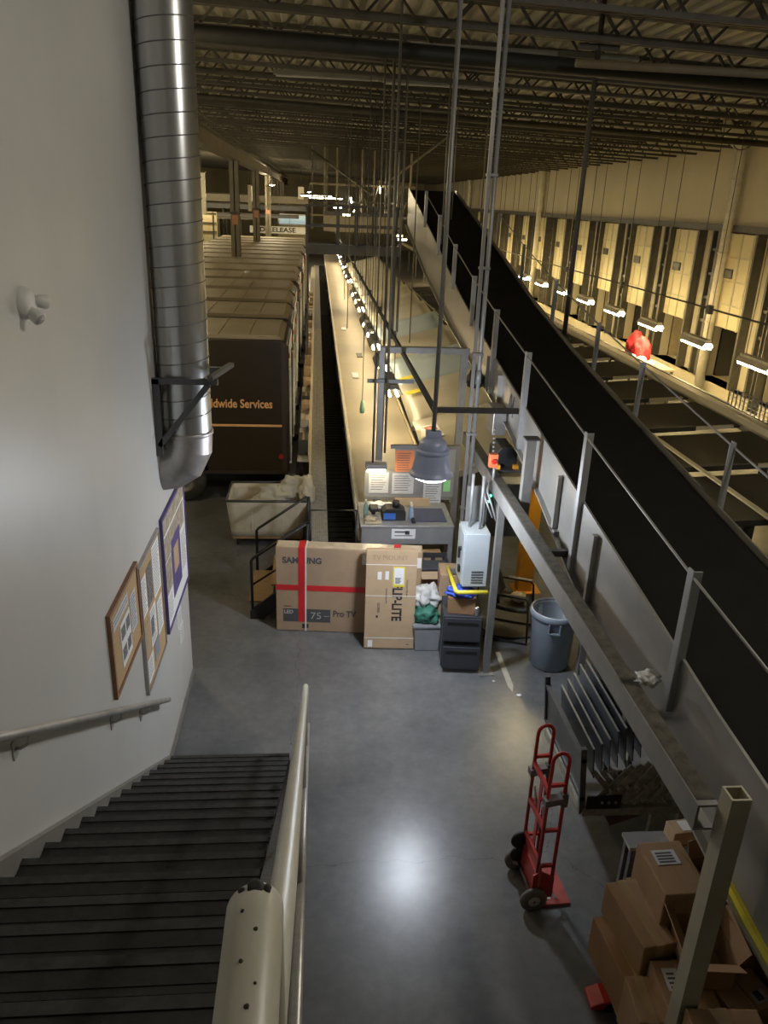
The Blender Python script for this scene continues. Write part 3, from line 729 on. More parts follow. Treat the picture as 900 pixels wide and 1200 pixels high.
def build_chutes():
    # slides falling from the dock side down to the sort belt
    ys = [11.6 + 3.05*i for i in range(14)]
    names = ['beige', 'beige', 'pale blue', 'pale blue', 'beige', 'beige']
    for i, y in enumerate(ys):
        m = CHUTEB if i in (2, 4) else CHUTEW
        nm = 'pale blue' if m is CHUTEB else 'beige'
        r = root('parcel_chute', '%s metal parcel chute, %s from the bench along the sort belt' % (nm, ORD[i]), 'chute', (1.86, y+1.4, 1.2), 0, 'parcel chutes along the sort belt')
        p = MB(); a = .25
        y1 = y+3.0
        # twisted sheet: low edge at the belt, high edge under the black belt
        def fn(u, v, y=y, y1=y1):
            x = 1.86+u*2.15; z = 1.22 + .40*u + .10*u*u + .16*v
            return (x, y + (y1-y)*v + u*.35, z)
        p.grid(fn, 6, 4)
        o = part(r, 'slide', p, m); so = o.modifiers.new('t', 'SOLIDIFY'); so.thickness = .02; so.offset = -1
        e = MB()
        e.bar(fn(0, 0), fn(1, 0), .03, .10)
        part(r, 'side_lip', e, LGREY)
        part(r, 'support', MB().box(2.6, 2.66, y+1.4, y+1.46, 0, 1.2), DKSTEEL)
    r = root('safety_notice', 'white safety notice with small picture fixed on the nearest chute', 'notice', (2.1, 13.6, 1.32))
    M = basis((2.02, 13.45, 1.375), (1, .12, .165), (-.10, 1, .06))
    part(r, 'sheet', MB().box(0, .30, 0, .62, .004, .012, M), PAPER)
    part(r, 'picture', MB().box(.04, .26, .34, .56, .012, .014, M), mat('sign_picture', (.45, .20, .15), .7, 0, .6, 12))
    l = MB()
    for k in range(5): l.box(.04, .26, .06+k*.05, .075+k*.05, .012, .0135, M)
    part(r, 'print', l, GREYPRINT)
    for i, (yy, lab) in enumerate(((16.6, 'yellow tape mark on the chute, nearer of two'), (18.0, 'yellow tape mark on the chute, farther of two'))):
        M = basis((1.98, yy, 1.41), (1, .35, .2), (-.2, 1, .05))
        single('tape_mark', lab, 'tape', MB().box(0, .34, 0, .22, .012, .018, M), YELLOW)
build_chutes()
def build_strip_lights():
    X = 1.38; z = 2.12
    ys = [14.2, 16.4, 18.5, 20.4, 22.25] + [25.0+2.25*i for i in range(3)] + [33.9+2.3*i for i in range(11)]
    # conduit that carries the fittings
    c = root('light_conduit', 'long dark conduit above the strip lights over the sort belt', 'conduit', (1.2, 7.7, 3.3))
    part(c, 'pipe', MB().cyl((1.21, 7.7, 3.33), (1.21, 62, 3.33), .032, 10), DKSTEEL)
    part(c, 'cross_strut', MB().bar((1.18, 7.72, 3.34), (2.05, 7.72, 3.34), .05, .05), DKSTEEL)
    c.location = V(c.location) + V((-.031, -.2, .06)); c_done = True
    for y in (12.5, 15.5, 18.5, 22, 26): part(c, 'clamp', MB().box(1.16, 1.26, y-.04, y+.04, 3.28, 3.40), DKSTEEL)
    r = root('belt_strip_light', 'lit strip light over the sort belt, nearest of the row beside the bench posts', 'strip light', (X, ys[0], z), 0, 'strip lights over the sort belt')
    h = MB(); h.prism([(-.16, .0), (-.10, .11), (.10, .11), (.16, .0), (.145, 0), (.09, .095), (-.09, .095), (-.145, 0)], 'Y', -.6, .6)
    part(r, 'reflector', h, LGREY, L=True)
    part(r, 'housing', MB().box(-.07, .07, -.58, .58, .11, .17), GREY, L=True)
    for x in (-.07, .07): part(r, 'tube', MB().cyl((x, -.58, -.02), (x, .58, -.02), .026, 10), TUBE, L=True)
    rd = MB()
    for y in (-.5, .5): rd.cyl((0, y, .17), (0, y, 7.40-z), .008, 6)
    part(r, 'hanger_rod', rd, DKSTEEL, L=True)
    for i, y in enumerate(ys[1:]):
        repeat(r, (X, y, z + .03*((i*5) % 3)), ORD[i+1] + ' lit strip light from the bench in the row over the sort belt')
    r = root('bench_task_light', 'small lit task light at the left post above the bench papers', 'strip light', (.80, 10.42, 1.80))
    part(r, 'housing', MB().box(.70, .99, 10.30, 10.46, 1.84, 1.90), LGREY)
    part(r, 'tube', MB().cyl((.72, 10.33, 1.82), (.97, 10.33, 1.82), .03, 12), TUBE)
    part(r, 'stem', MB().cyl((.80, 10.42, 1.90), (.80, 10.42, 3.43), .015, 8), DKSTEEL)
build_strip_lights()

# ------------------------------------------------------------------ bench at the end of the belt
def on_xz(x, y, z): return Matrix.Translation((x, y, z)) @ Matrix.Rotation(PI/2, 4, 'X')
def build_bench():
    r = root('work_bench', 'grey steel work bench at the near end of the sort belt', 'bench', (1.22, 9.6, 0))
    part(r, 'top', MB().box(.60, 1.86, 9.58, 10.46, 1.26, 1.29), LGREY, bevel=.005)
    part(r, 'apron', MB().box(.62, 1.84, 9.60, 9.63, 1.02, 1.26), LGREY)
    part(r, 'label_sheet', MB().box(1.02, 1.34, 9.592, 9.60, 1.10, 1.24), PAPER)
    l = MB(); l.box(1.06, 1.24, 9.590, 9.592, 1.19, 1.21); l.box(1.06, 1.30, 9.590, 9.592, 1.14, 1.15); l.box(1.2, 1.26, 9.590, 9.592, 1.16, 1.215)
    part(r, 'label_print', l, GREYPRINT)
    for x in (.64, 1.80):
        for y in (9.62, 10.40): part(r, 'leg', MB().box(x, x+.06, y, y+.06, 0, 1.26), LGREY)
    part(r, 'lower_shelf', MB().box(.64, 1.84, 9.64, 10.4, .35, .38), DKSTEEL)
    part(r, 'back_panel', MB().box(.60, 1.86, 10.41, 10.44, .38, 1.25), DKSTEEL)
    r = root('notice_board', 'grey upright board at the back of the bench carrying notices', 'panel', (1.33, 10.5, 1.35))
    part(r, 'panel', MB().prism([(.70, 1.36), (1.98, 1.36), (1.98, 2.09), (1.12, 2.09), (1.12, 1.76), (.70, 1.76)], 'Y', 10.50, 10.52), LGREY)
    part(r, 'top_channel', MB().box(1.05, 2.03, 10.46, 10.52, 2.09, 2.14), GREY)
    part(r, 'bottom_edge', MB().box(.70, 1.98, 10.47, 10.52, 1.33, 1.37), GREY)
    for x in (1.30, 1.95): part(r, 'leg', MB().box(x-.02, x+.02, 10.47, 10.51, 1.29, 1.34), GREY)
    def note(label, x0, x1, z0, z1, m, y=10.496, lines=True):
        q = root('posted_notice', label, 'notice', ((x0+x1)/2, y, z0), 0, 'notices on the bench panel')
        part(q, 'sheet', MB().box(x0, x1, y-.003, y, z0, z1), m)
        if lines:
            k = z1-.04; t = MB()
            while k > z0+.03: t.box(x0+.03, x1-.03-random.random()*.06, y-.0045, y-.003, k-.008, k); k -= .035
            part(q, 'print', t, GREYPRINT)
    note('orange notice at the top of the bench panel', 1.12, 1.39, 1.74, 2.06, ORANGEP)
    note('white printed notice at the left end of the bench panel', .76, 1.04, 1.42, 1.73, PAPERG)
    note('white printed notice under the orange one on the bench panel', 1.09, 1.40, 1.41, 1.72, PAPERG)
    note('white notice under the hanging lamp, lower edge curling below the panel', 1.54, 1.80, 1.27, 1.68, PAPERG, 10.468)
    note('small green tag at the right end of the bench panel', 1.83, 1.93, 1.45, 1.62, GREENP, 10.496, False)
    # frame over the bench
    r = root('bench_portal_frame', 'grey steel portal frame standing over the end of the sort belt', 'frame', (1.45, 10.62, 0))
    for x in (.90, 2.02): part(r, 'post', MB().box(x-.045, x+.045, 10.58, 10.66, 0, 3.40), GREY)
    part(r, 'top_beam', MB().box(.86, 2.08, 10.57, 10.67, 3.40, 3.48), GREY)
    part(r, 'lower_rail', MB().bar((.70, 10.56, 3.02), (1.34, 10.56, 3.02), .03, .05), DKSTEEL)
    # things on the bench
    r = root('spray_bottle', 'clear blue spray bottle standing in the middle of the bench', 'bottle', (1.30, 9.85, 1.29))
    part(r, 'bottle', MB().lathe([(0, 0), (.032, 0), (.035, .02), (.035, .13), (.015, .17), (.014, .19), (0, .19)], (0, 0, .001), 18), mat('clear_blue_plastic', (.25, .35, .50), .15), L=True)
    part(r, 'trigger_cap', MB().box(-.014, .014, -.05, .02, .19, .235), WHITE, L=True)
    r = root('tape_machine', 'black tape machine with blue front on the bench', 'machine', (1.06, 9.86, 1.29))
    part(r, 'case', MB().prism([(-.16, .002), (.16, .002), (.16, .12), (.10, .17), (-.10, .17), (-.16, .12)], 'Y', -.10, .12), BLACK, L=True, bevel=.008)
    part(r, 'blue_panel', MB().box(-.14, .02, -.104, -.10, .02, .11), BLUECAN, L=True)
    part(r, 'knob', MB().cyl((.03, 0, .17), (.03, 0, .25), .05, 16), BLACK, L=True)
    single('power_adapter', 'small black adapter lying in front of the spray bottle', 'adapter', MB().box(1.30, 1.345, 9.66, 9.80, 1.292, 1.325), BLACK, None, None, .006)
    r = root('scanner', 'black hand scanner on the left end of the bench', 'scanner', (.80, 10.0, 1.29))
    part(r, 'head', MB().box(-.06, .06, -.09, .09, .06, .12), BLACK, L=True, bevel=.015)
    part(r, 'grip', MB().cyl((0, .02, .002), (0, 0, .07), .028, 12), BLACK, L=True)
    for i, (x, y, a, b, c, lab) in enumerate(((.84, 10.25, .12, .09, .05, 'crumpled white paper at the back left of the bench'), (1.0, 10.2, .13, .08, .05, 'crumpled pale paper behind the tape machine'), (.74, 9.75, .08, .07, .03, 'crumpled cream paper at the front left corner of the bench'))):
        single('crumpled_paper', lab, 'paper', MB().blob((x, y, 1.325+.0*c), a, b, c, i+5, .7, 3, 3), TAN if i == 2 else PAPER)
    cb = MB(); pts = [(.70+.5*t+.06*math.sin(9*t), 10.12+.12*math.cos(7*t), 1.31+.02*math.sin(11*t)**2) for t in [k/30 for k in range(31)]]
    cb.tube(pts, .008, 6)
    single('power_cable', 'tangled black cable on the left half of the bench', 'cable', cb, BLACK)
    single('cardboard_sheet', 'tan cardboard sheet leaning at the back of the bench', 'cardboard', MB().box(1.12, 1.62, 10.32, 10.36, 1.292, 1.40), CARD2)
    single('document_folder', 'dark folder lying flat on the right half of the bench', 'folder', MB().box(1.36, 1.78, 9.72, 10.2, 1.292, 1.305), mat('dark_blue_folder', (.06, .07, .13), .5), None, None, .003)
    single('document_pad', 'cream paper pad at the front left of the bench', 'pad', MB().box(.66, .88, 9.64, 9.72, 1.292, 1.31), TAN)
    r = root('water_bottle', 'green tinted drink bottle at the left end of the bench', 'bottle', (.69, 9.95, 1.29))
    part(r, 'bottle', MB().lathe([(0, 0), (.03, 0), (.033, .03), (.033, .14), (.014, .19), (.013, .21), (0, .21)], (0, 0, .001), 16), mat('green_tint_plastic', (.2, .3, .28), .2), L=True)
    part(r, 'cap', MB().cyl((0, 0, .21), (0, 0, .235), .015, 12), WHITE, L=True)
build_bench()

# ------------------------------------------------------------------ bell lamp
def build_lamp():
    x, y = 1.205, 7.7
    r = root('bell_lamp', 'grey bell-shaped pendant lamp glowing cool white above the floor', 'pendant lamp', (x, y, 2.6))
    c = (x, y, 0)
    part(r, 'shade', MB().lathe([(.14, 2.93), (.155, 2.90), (.165, 2.87), (.18, 2.80), (.195, 2.73), (.205, 2.695), (.222, 2.685), (.222, 2.665), (.205, 2.66), (.19, 2.70), (.14, 2.88)], c, 48), LAMPBODY)
    part(r, 'collar', MB().lathe([(.0, 2.94), (.135, 2.94), (.165, 2.935), (.17, 2.915), (.165, 2.895), (.14, 2.885)], c, 48), LAMPBODY)
    part(r, 'cap', MB().lathe([(.0, 3.055), (.08, 3.05), (.125, 3.02), (.14, 2.985), (.14, 2.94)], c, 40), LAMPBODY)
    part(r, 'junction_box', MB().box(x-.075, x+.075, y-.05, y+.05, 3.05, 3.12), LAMPBODY, bevel=.008)
    n = 24; prof = [(.198*math.cos(a), 2.672-.075*math.sin(a)) for a in [k*PI/2/10 for k in range(11)]]
    part(r, 'lens', MB().lathe(prof, c, 48), LENS)
    part(r, 'hanger_rod', MB().cyl((x, y, 3.12), (x, y, 7.42), .022, 12), GREY)
    li = bpy.data.lights.new('lamp_light', 'POINT'); li.energy = 230; li.color = (.84, .90, 1.); li.shadow_soft_size = .13
    lo = bpy.data.objects.new('lamp_light', li); COL.objects.link(lo); lo.location = (x-.031, y-.2, 2.64)
    r.location = V(r.location) + V((-.031, -.2, .07))
build_lamp()

# ------------------------------------------------------------------ inclined black belt
PY = [1.6, 3.16, 3.75, 4.69, 6.03, 7.40, 9.37, 11.05, 13.34, 16.7, 21.9]
PZ = [2.36, 2.50, 2.55, 2.67, 2.83, 3.01, 3.27, 3.51, 3.90, 4.62, 5.64]
LY = [1.6, 3.0, 4.6, 6.33, 7.48, 9.17, 11.83, 13.92, 17.71, 21.9]
LZ = [1.62, 1.67, 1.88, 2.14, 2.43, 2.76, 3.06, 3.28, 3.87, 4.72]
def lerp(xs, ys, x):
    if x <= xs[0]: return ys[0]
    for i in range(len(xs)-1):
        if x <= xs[i+1]: return ys[i]+(ys[i+1]-ys[i])*(x-xs[i])/(xs[i+1]-xs[i])
    return ys[-1]
bz = lambda y: lerp(PY, PZ, y)
lz = lambda y: lerp(LY, LZ, y)
XL, XR = 2.40, 3.60
def build_incline():
    r = root('incline_conveyor', 'wide black inclined belt conveyor with grey side panels climbing to the roof', 'conveyor', (3.0, 6, 0))
    ys = [1.6+.35*i for i in range(59)]; ys[-1] = 21.9
    m = MB()
    n = len(ys)
    for y in ys: m.v += [V((XL+.03, y, bz(y)-.05)), V((XR-.03, y, bz(y)-.05)), V((XR-.03, y, bz(y)-.09)), V((XL+.03, y, bz(y)-.09))]
    for i in range(n-1):
        for k in range(4): m.f.append([4*i+k, 4*i+(k+1) % 4, 4*i+4+(k+1) % 4, 4*i+4+k]); m.sm.append(False)
    m.f.append([0, 1, 2, 3]); m.f.append([4*n-4, 4*n-3, 4*n-2, 4*n-1]); m.sm += [False, False]
    part(r, 'belt', m, RUBBER)
    for nm, xa, xb, low in (('left_side_panel', XL-.02, XL, 1), ('right_side_panel', XR, XR+.02, 0)):
        p = MB()
        for y in ys:
            zl = lz(y) if low else bz(y)-.5
            p.v += [V((xa, y, zl)), V((xb, y, zl)), V((xb, y, bz(y))), V((xa, y, bz(y)))]
        for i in range(n-1):
            for k in range(4): p.f.append([4*i+k, 4*i+(k+1) % 4, 4*i+4+(k+1) % 4, 4*i+4+k]); p.sm.append(False)
        p.f.append([0, 1, 2, 3]); p.f.append([4*n-4, 4*n-3, 4*n-2, 4*n-1]); p.sm += [False, False]
        sp = part(r, nm, p, PANEL)
        if low:
            st = MB(); ym = lambda v: v
            M = basis((XL-.022, 9.22, 2.92), (0, -1, -.06), (0, -.06, 1)); st.text('04', .36, M, .001, 'CENTER', .7, .008)
            M = basis((XL-.022, 11.2, 3.16), (0, -1, -.08), (0, -.08, 1)); st.text('0', .36, M, .001, 'CENTER', .7, .008)
            part(sp, 'stencil', st, GREYPRINT)
            tp = MB()
            for a, b in ((1.7, 2.3), (2.3, 2.85), (2.85, 3.35)): tp.bar((XL-.03, a, lz(a)+.02), (XL-.03, b, lz(b)+.02), .03, .09)
            part(sp, 'yellow_edge', tp, YELLOW)
            lp = MB()
            for i in range(n-1): lp.bar((XL-.04, ys[i], lz(ys[i])+.012), (XL-.04, ys[i+1], lz(ys[i+1])+.012), .06, .02)
            part(sp, 'bottom_flange', lp, PANEL)
    # bed below the belt
    p = MB()
    for y in ys: p.v += [V((XL+.02, y, bz(y)-.14)), V((XR-.02, y, bz(y)-.14)), V((XR-.02, y, bz(y)-.24)), V((XL+.02, y, bz(y)-.24))]
    for i in range(n-1):
        for k in range(4): p.f.append([4*i+k, 4*i+(k+1) % 4, 4*i+4+(k+1) % 4, 4*i+4+k]); p.sm.append(False)
    part(r, 'bed', p, DKSTEEL)
    # head drum
    part(r, 'head_drum', MB().cyl((XL+.03, 21.85, 5.48), (XR-.03, 21.85, 5.48), .11, 20), RUBBER)
    # guard posts and cables
    yl = [2.1, 4.25, 6.42, 8.65, 10.4, 12.1, 14.0, 16.0, 18.2]
    for y in yl:
        zt = bz(y)+.62
        g = MB(); zb = 2.2 if y < 5 else (lz(y) if y < 11.5 else bz(y)-.12)
        g.bar((XL-.055, y, zb), (XL-.055, y, zt), .07, .012, (1, 0, 0)); g.bar((XL-.03, y-.035, zb), (XL-.03, y-.035, zt), .012, .06, (1, 0, 0))
        part(r, 'guard_post', g, LGREY)
    yr = [3.6, 6.35, 8.5, 10.05, 12.15, 14.3, 16.5]
    for y in yr:
        g = MB(); g.bar((XR+.055, y, bz(y)-.2), (XR+.055, y, bz(y)+.58), .07, .012, (1, 0, 0)); g.bar((XR+.03, y-.035, bz(y)-.2), (XR+.03, y-.035, bz(y)+.58), .012, .06, (1, 0, 0))
        part(r, 'guard_post', g, LGREY)
    for X, yy, h in ((XL-.05, yl, .58), (XR+.05, yr, .54)):
        part(r, 'guard_cable', MB().tube([(X, y, bz(y)+h) for y in yy], .010, 6), GREY)
    # stiffeners on the left panel
    for y in (5.9, 7.0, 9.85, 10.6):
        st = MB(); st.bar((XL-.045, y, lz(y)+.03), (XL-.045, y, bz(y)-.06), .05, .05, (1, 0, 0)); st.box(XL-.07, XL-.02, y-.09, y+.09, lz(y)+.02, lz(y)+.05)
        part(r, 'stiffener', st, PANEL)
    # support frame
    r = root('belt_support_frame', 'grey steel support frame of posts and a long beam beside the black belt', 'support frame', (2.1, 6, 0))
    xa, xb, za, zb, t = 2.04, 2.16, 2.20, 2.37, .014
    b = MB().prism([(xa, za), (xb, za), (xb, za+t), (xa+t, za+t), (xa+t, zb-t), (xb, zb-t), (xb, zb), (xa, zb)], 'Y', 3.16, 10.4)
    part(r, 'beam', b, GREY)
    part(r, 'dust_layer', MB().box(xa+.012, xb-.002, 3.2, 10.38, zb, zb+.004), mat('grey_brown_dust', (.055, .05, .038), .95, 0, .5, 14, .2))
    for nm, x, y, h, w in (('post', 2.08, 8.05, 2.22, .075), ('post', 2.2, 3.10, 2.50, .11)):
        p = MB(); e = w/2; t = .012
        if y < 4:
            o4 = [(x-e, y-e), (x+e, y-e), (x+e, y+e), (x-e, y+e)]; i4 = [(x-e+t, y-e+t), (x+e-t, y-e+t), (x+e-t, y+e-t), (x-e+t, y+e-t)]
            vs = [(*q, 0) for q in o4]+[(*q, h) for q in o4]+[(*q, h) for q in i4]+[(*q, h-.12) for q in i4]
            fs = [(i, (i+1) % 4, 4+(i+1) % 4, 4+i) for i in range(4)]+[(4+i, 4+(i+1) % 4, 8+(i+1) % 4, 8+i) for i in range(4)]+[(8+i, 8+(i+1) % 4, 12+(i+1) % 4, 12+i) for i in range(4)]+[(12, 13, 14, 15), (3, 2, 1, 0)]
            p.add(vs, fs)
        else: p.prism([(x-e, y-e), (x+e, y-e), (x+e, y+e), (x+e-t, y+e), (x+e-t, y-e+t), (x-e+t, y-e+t), (x-e+t, y+e), (x-e, y+e)], 'Z', 0, h)
        part(r, 'foot_plate', MB().box(x-e-.05, x+e+.05, y-e-.05, y+e+.05, 0, .012), GREY)
        part(r, 'post', p, mat('cream_post', (.38, .35, .26), .5, 0, .08, 6, 0, .1) if y < 4 else GREY)
    part(r, 'upright', MB().box(2.20, 2.30, 7.72, 7.82, 2.05, 3.04), GREY)
    part(r, 'upright_cap', MB().box(2.18, 2.34, 7.70, 7.84, 3.04, 3.055), DKSTEEL)
    for y in (4.4, 6.6, 9.1): part(r, 'cross_tie', MB().box(2.15, XR, y-.03, y+.03, 2.0 if y < 5 else 2.24, 2.06 if y < 5 else 2.30), DKSTEEL)
    for y in (8.0, 5.0): part(r, 'back_post', MB().box(3.20, 3.28, y-.04, y+.04, 0, 2.3 if y > 6 else 2.06), GREY)
    br = MB(); br.bar((2.08, 8.05, 1.95), (2.08, 8.55, 2.25), .035, .035); part(r, 'knee_brace', br, GREY)
    # white tatters caught at a post foot
    single('plastic_tatter', 'torn white plastic caught at a guard post foot on the support beam', 'plastic', MB().blob((2.22, 4.28, 2.41), .07, .06, .05, 4, .8, 3, 3), WHITEB)
build_incline()
def build_under_light():  # hidden fitting added to light the floor, chair and orange post
    r = root('under_belt_fill_light', 'unseen strip light added beneath the black belt to warm the floor by the chair', 'strip light', (3.2, 10.0, 2.5), 0)
    part(r, 'housing', MB().box(3.13, 3.27, 9.4, 10.6, 2.55, 2.61), LGREY)
    for x in (3.16, 3.24): part(r, 'tube', MB().cyl((x, 9.42, 2.53), (x, 10.58, 2.53), .02, 10), glow('under_belt_tube', (1., .82, .45), 75))
    part(r, 'hanger', MB().box(3.18, 3.22, 9.97, 10.03, 2.61, 3.15), GREY)
build_under_light()

# ------------------------------------------------------------------ poles, rods hanging from the roof
def build_rods():
    r = root('strut_pole', 'tall grey strut pole from floor to roof beside the bench', 'pole', (1.96, 9.45, 0))
    s = MB(); s.box(1.90, 1.94, 9.42, 9.46, 0, CEIL+.2)
    part(r, 'strut', s, GREY)
    part(r, 'conduit', MB().cyl((1.99, 9.44, .9), (1.99, 9.44, CEIL+.2), .026, 12), LGREY)
    part(r, 'coupling', MB().cyl((1.99, 9.44, 3.25), (1.99, 9.44, 3.42), .036, 12), LGREY)
    cl = MB()
    for z in (1.6, 2.6, 3.6, 4.6, 5.6): cl.box(1.89, 2.02, 9.40, 9.48, z, z+.03)
    part(r, 'strap', cl, GREY)
    r = root('hanging_pole', 'dark pole hanging from the roof beyond the black belt, with a flange at its foot', 'pole', (3.72, 11.7, 3.6))
    part(r, 'shaft', MB().cyl((3.72, 11.7, 3.40), (3.72, 11.7, CEIL+.2), .036, 12), JOIST)
    part(r, 'foot_flange', MB().cyl((3.72, 11.7, 3.46), (3.72, 11.7, 3.50), .10, 16), JOIST)
    part(r, 'top_arm', MB().bar((3.45, 11.7, 7.3), (4.0, 11.7, 7.3), .06, .08), JOIST)
    spec = [(.96, 10.4, 2.05, .016, 'second from the left of the bench posts'), (.98, 12.9, 2.3, .012, None), (1.12, 13.0, 3.0, .022, None), (1.22, 13.1, 3.0, .011, None), (1.32, 12.9, 3.33, .010, None),
            (1.22, 16, 3.33, .012, None), (1.22, 20, 3.33, .012, None), (1.22, 26, 3.33, .012, None), (.78, 20, 2.3, .010, None), (.9, 26, 2.3, .01, None), (2.2, 18.6, 2.2, .014, None), (2.15, 21.2, 3.9, .02, None),
            (2.3, 15.2, 4.6, .015, None), (3.2, 16.2, 4.9, .012, None), (2.75, 17.0, 5.0, .012, None)]
    for i, (x, y, z, rad, lab) in enumerate(spec):
        m = MB().cyl((x, y, z), (x, y, 7.42), rad, 8)
        nm = 'thick' if rad > .019 else 'thin'
        labels = ['thick dark rod just left of the bench frame, reaching up to the roof', 'thin dark rod behind the left post of the bench frame', 'thick strut hanging from the roof behind the bench frame',
                  'slim rod right beside the thick hanging strut behind the bench', 'thin rod farthest right of the group behind the bench', 'thin rod holding the dark conduit, nearest one', 'thin rod holding the dark conduit, second from the bench', 'thin rod holding the dark conduit, third from the bench',
                  'thin rod over the left half of the tan belt, nearer one', 'thin rod over the left half of the tan belt, farther one', 'thin rod dropping to the beige chutes', 'thick rod at the right end of the crossover', 'slim rod against the black belt low on its left edge', 'thin rod in front of the upper black belt, right one', 'thin rod in front of the upper black belt, left one']
        single('hanging_rod', labels[i], 'rod', m, mat('rod_steel', (.16, .15, .13), .5, .4), (x, y, z), 'rods hanging from the roof')
build_rods()

# ------------------------------------------------------------------ crossover platform
def build_crossover():
    r = root('crossover_platform', 'dark steel crossover platform with railings above the sort belt', 'platform', (1.0, 23, 4))
    x0, x1 = -.30, 2.34
    d = MB(); d.box(x0, x1, 22.95, 23.0, 3.86, 4.12); d.box(x0, x1, 24.1, 24.15, 3.86, 4.12); d.box(x0, x1, 23.0, 24.1, 4.06, 4.10)
    part(r, 'deck', d, DKSTEEL)
    for y in (22.98, 24.12):
        for x in (x0+.03, .60, 1.12, 1.62, x1-.03):
            part(r, 'rail_post', MB().box(x-.03, x+.03, y-.03, y+.03, 4.1, 5.14), DKSTEEL)
        for z in (4.60, 5.12): part(r, 'rail', MB().box(x0, x1, y-.022, y+.022, z-.025, z+.025), DKSTEEL)
    for x in (x0+.05, x1-.05):
        part(r, 'column', MB().box(x-.05, x+.05, 24.0, 24.1, 0, 3.86) if x > 1 else MB().box(x-.03, x+.03, 23.6, 23.66, 0, 3.86), DKSTEEL)
    # lit belt behind and odd machinery beyond
    rng = random.Random(3)
    r = root('overhead_conveyor', 'pale overhead conveyor seen beyond the crossover railings', 'conveyor', (1.2, 33, 4.0))
    part(r, 'trough', MB().box(.3, 3.4, 33, 33.8, 4.1, 4.7), mat('far_cream', (.40, .36, .26), .6))
    part(r, 'guard', MB().box(.3, 3.4, 32.9, 32.96, 4.7, 4.85), DKSTEEL)
    for x in (.4, 1.8, 3.2): part(r, 'hanger', MB().box(x-.03, x+.03, 33.2, 33.3, 4.7, 7.1), GREY)
    q = root('sorter_frame', 'far steel sorter frame full of bars and rails beyond the crossover', 'frame', (1.6, 38, 0))
    for i in range(9):
        x = -.2+.55*i; part(q, 'post', MB().box(x-.04, x+.04, 37.95, 38.05, 4.0, 7.4), MATS['far_cream'] if i % 3 else GREY)
    for z in (4.6, 5.2, 5.9): part(q, 'rail', MB().box(-.3, 4.4, 37.9, 37.96, z-.04, z+.04), DKSTEEL if z == 5.2 else MATS['far_cream'])
    for i in range(7):
        x = rng.uniform(.8, 4.0); z = rng.uniform(4.4, 5.8)
        part(q, 'lit_lamp', MB().cyl((x, 37.85, z), (x+rng.uniform(-.15, .15), 37.8, z+rng.uniform(.1, .3)), .035, 8), BULB)
    for i in range(8):
        x = rng.uniform(.6, 4.0); z = rng.uniform(4.3, 5.4)
        part(q, 'brace', MB().bar((x, 37.9, z), (x+rng.uniform(-.6, .6), 37.9, z+rng.uniform(.3, .9)), .04, .04, (0, 1, 0)), MATS['far_cream'])
    for i, (x, y, z) in enumerate(((.75, 30, 5.0), (1.1, 31, 4.75), (2.5, 25.5, 4.3), (2.75, 26.5, 4.15), (.5, 46, 5.3), (-.0, 50, 5.4))):
        q = root('far_lamp', ['bright lamp seen through the left of the crossover railing', 'lower bright lamp seen through the crossover railing', 'bright lamp right of the crossover beside the black belt', 'second bright lamp right of the crossover beside the black belt',
             'bright far tube lamp above the crossover, right end', 'bright far tube lamp above the crossover, left end'][i], 'lamp', (x, y, z), 0, 'far lamps')
        w = .14 if i < 4 else .9
        part(q, 'shade', MB().prism([(-.1, .04), (.1, .04), (.05, .12), (-.05, .12)], 'X', -w-.03, w+.03), GREY, L=True)
        part(q, 'bulb', MB().cyl((-w, 0, .02), (w, 0, .02), .03, 10), BULB, L=True)
        part(q, 'rod', MB().cyl((0, 0, .12), (0, 0, 7.40-z), .008, 6), DKSTEEL, L=True)
build_crossover()

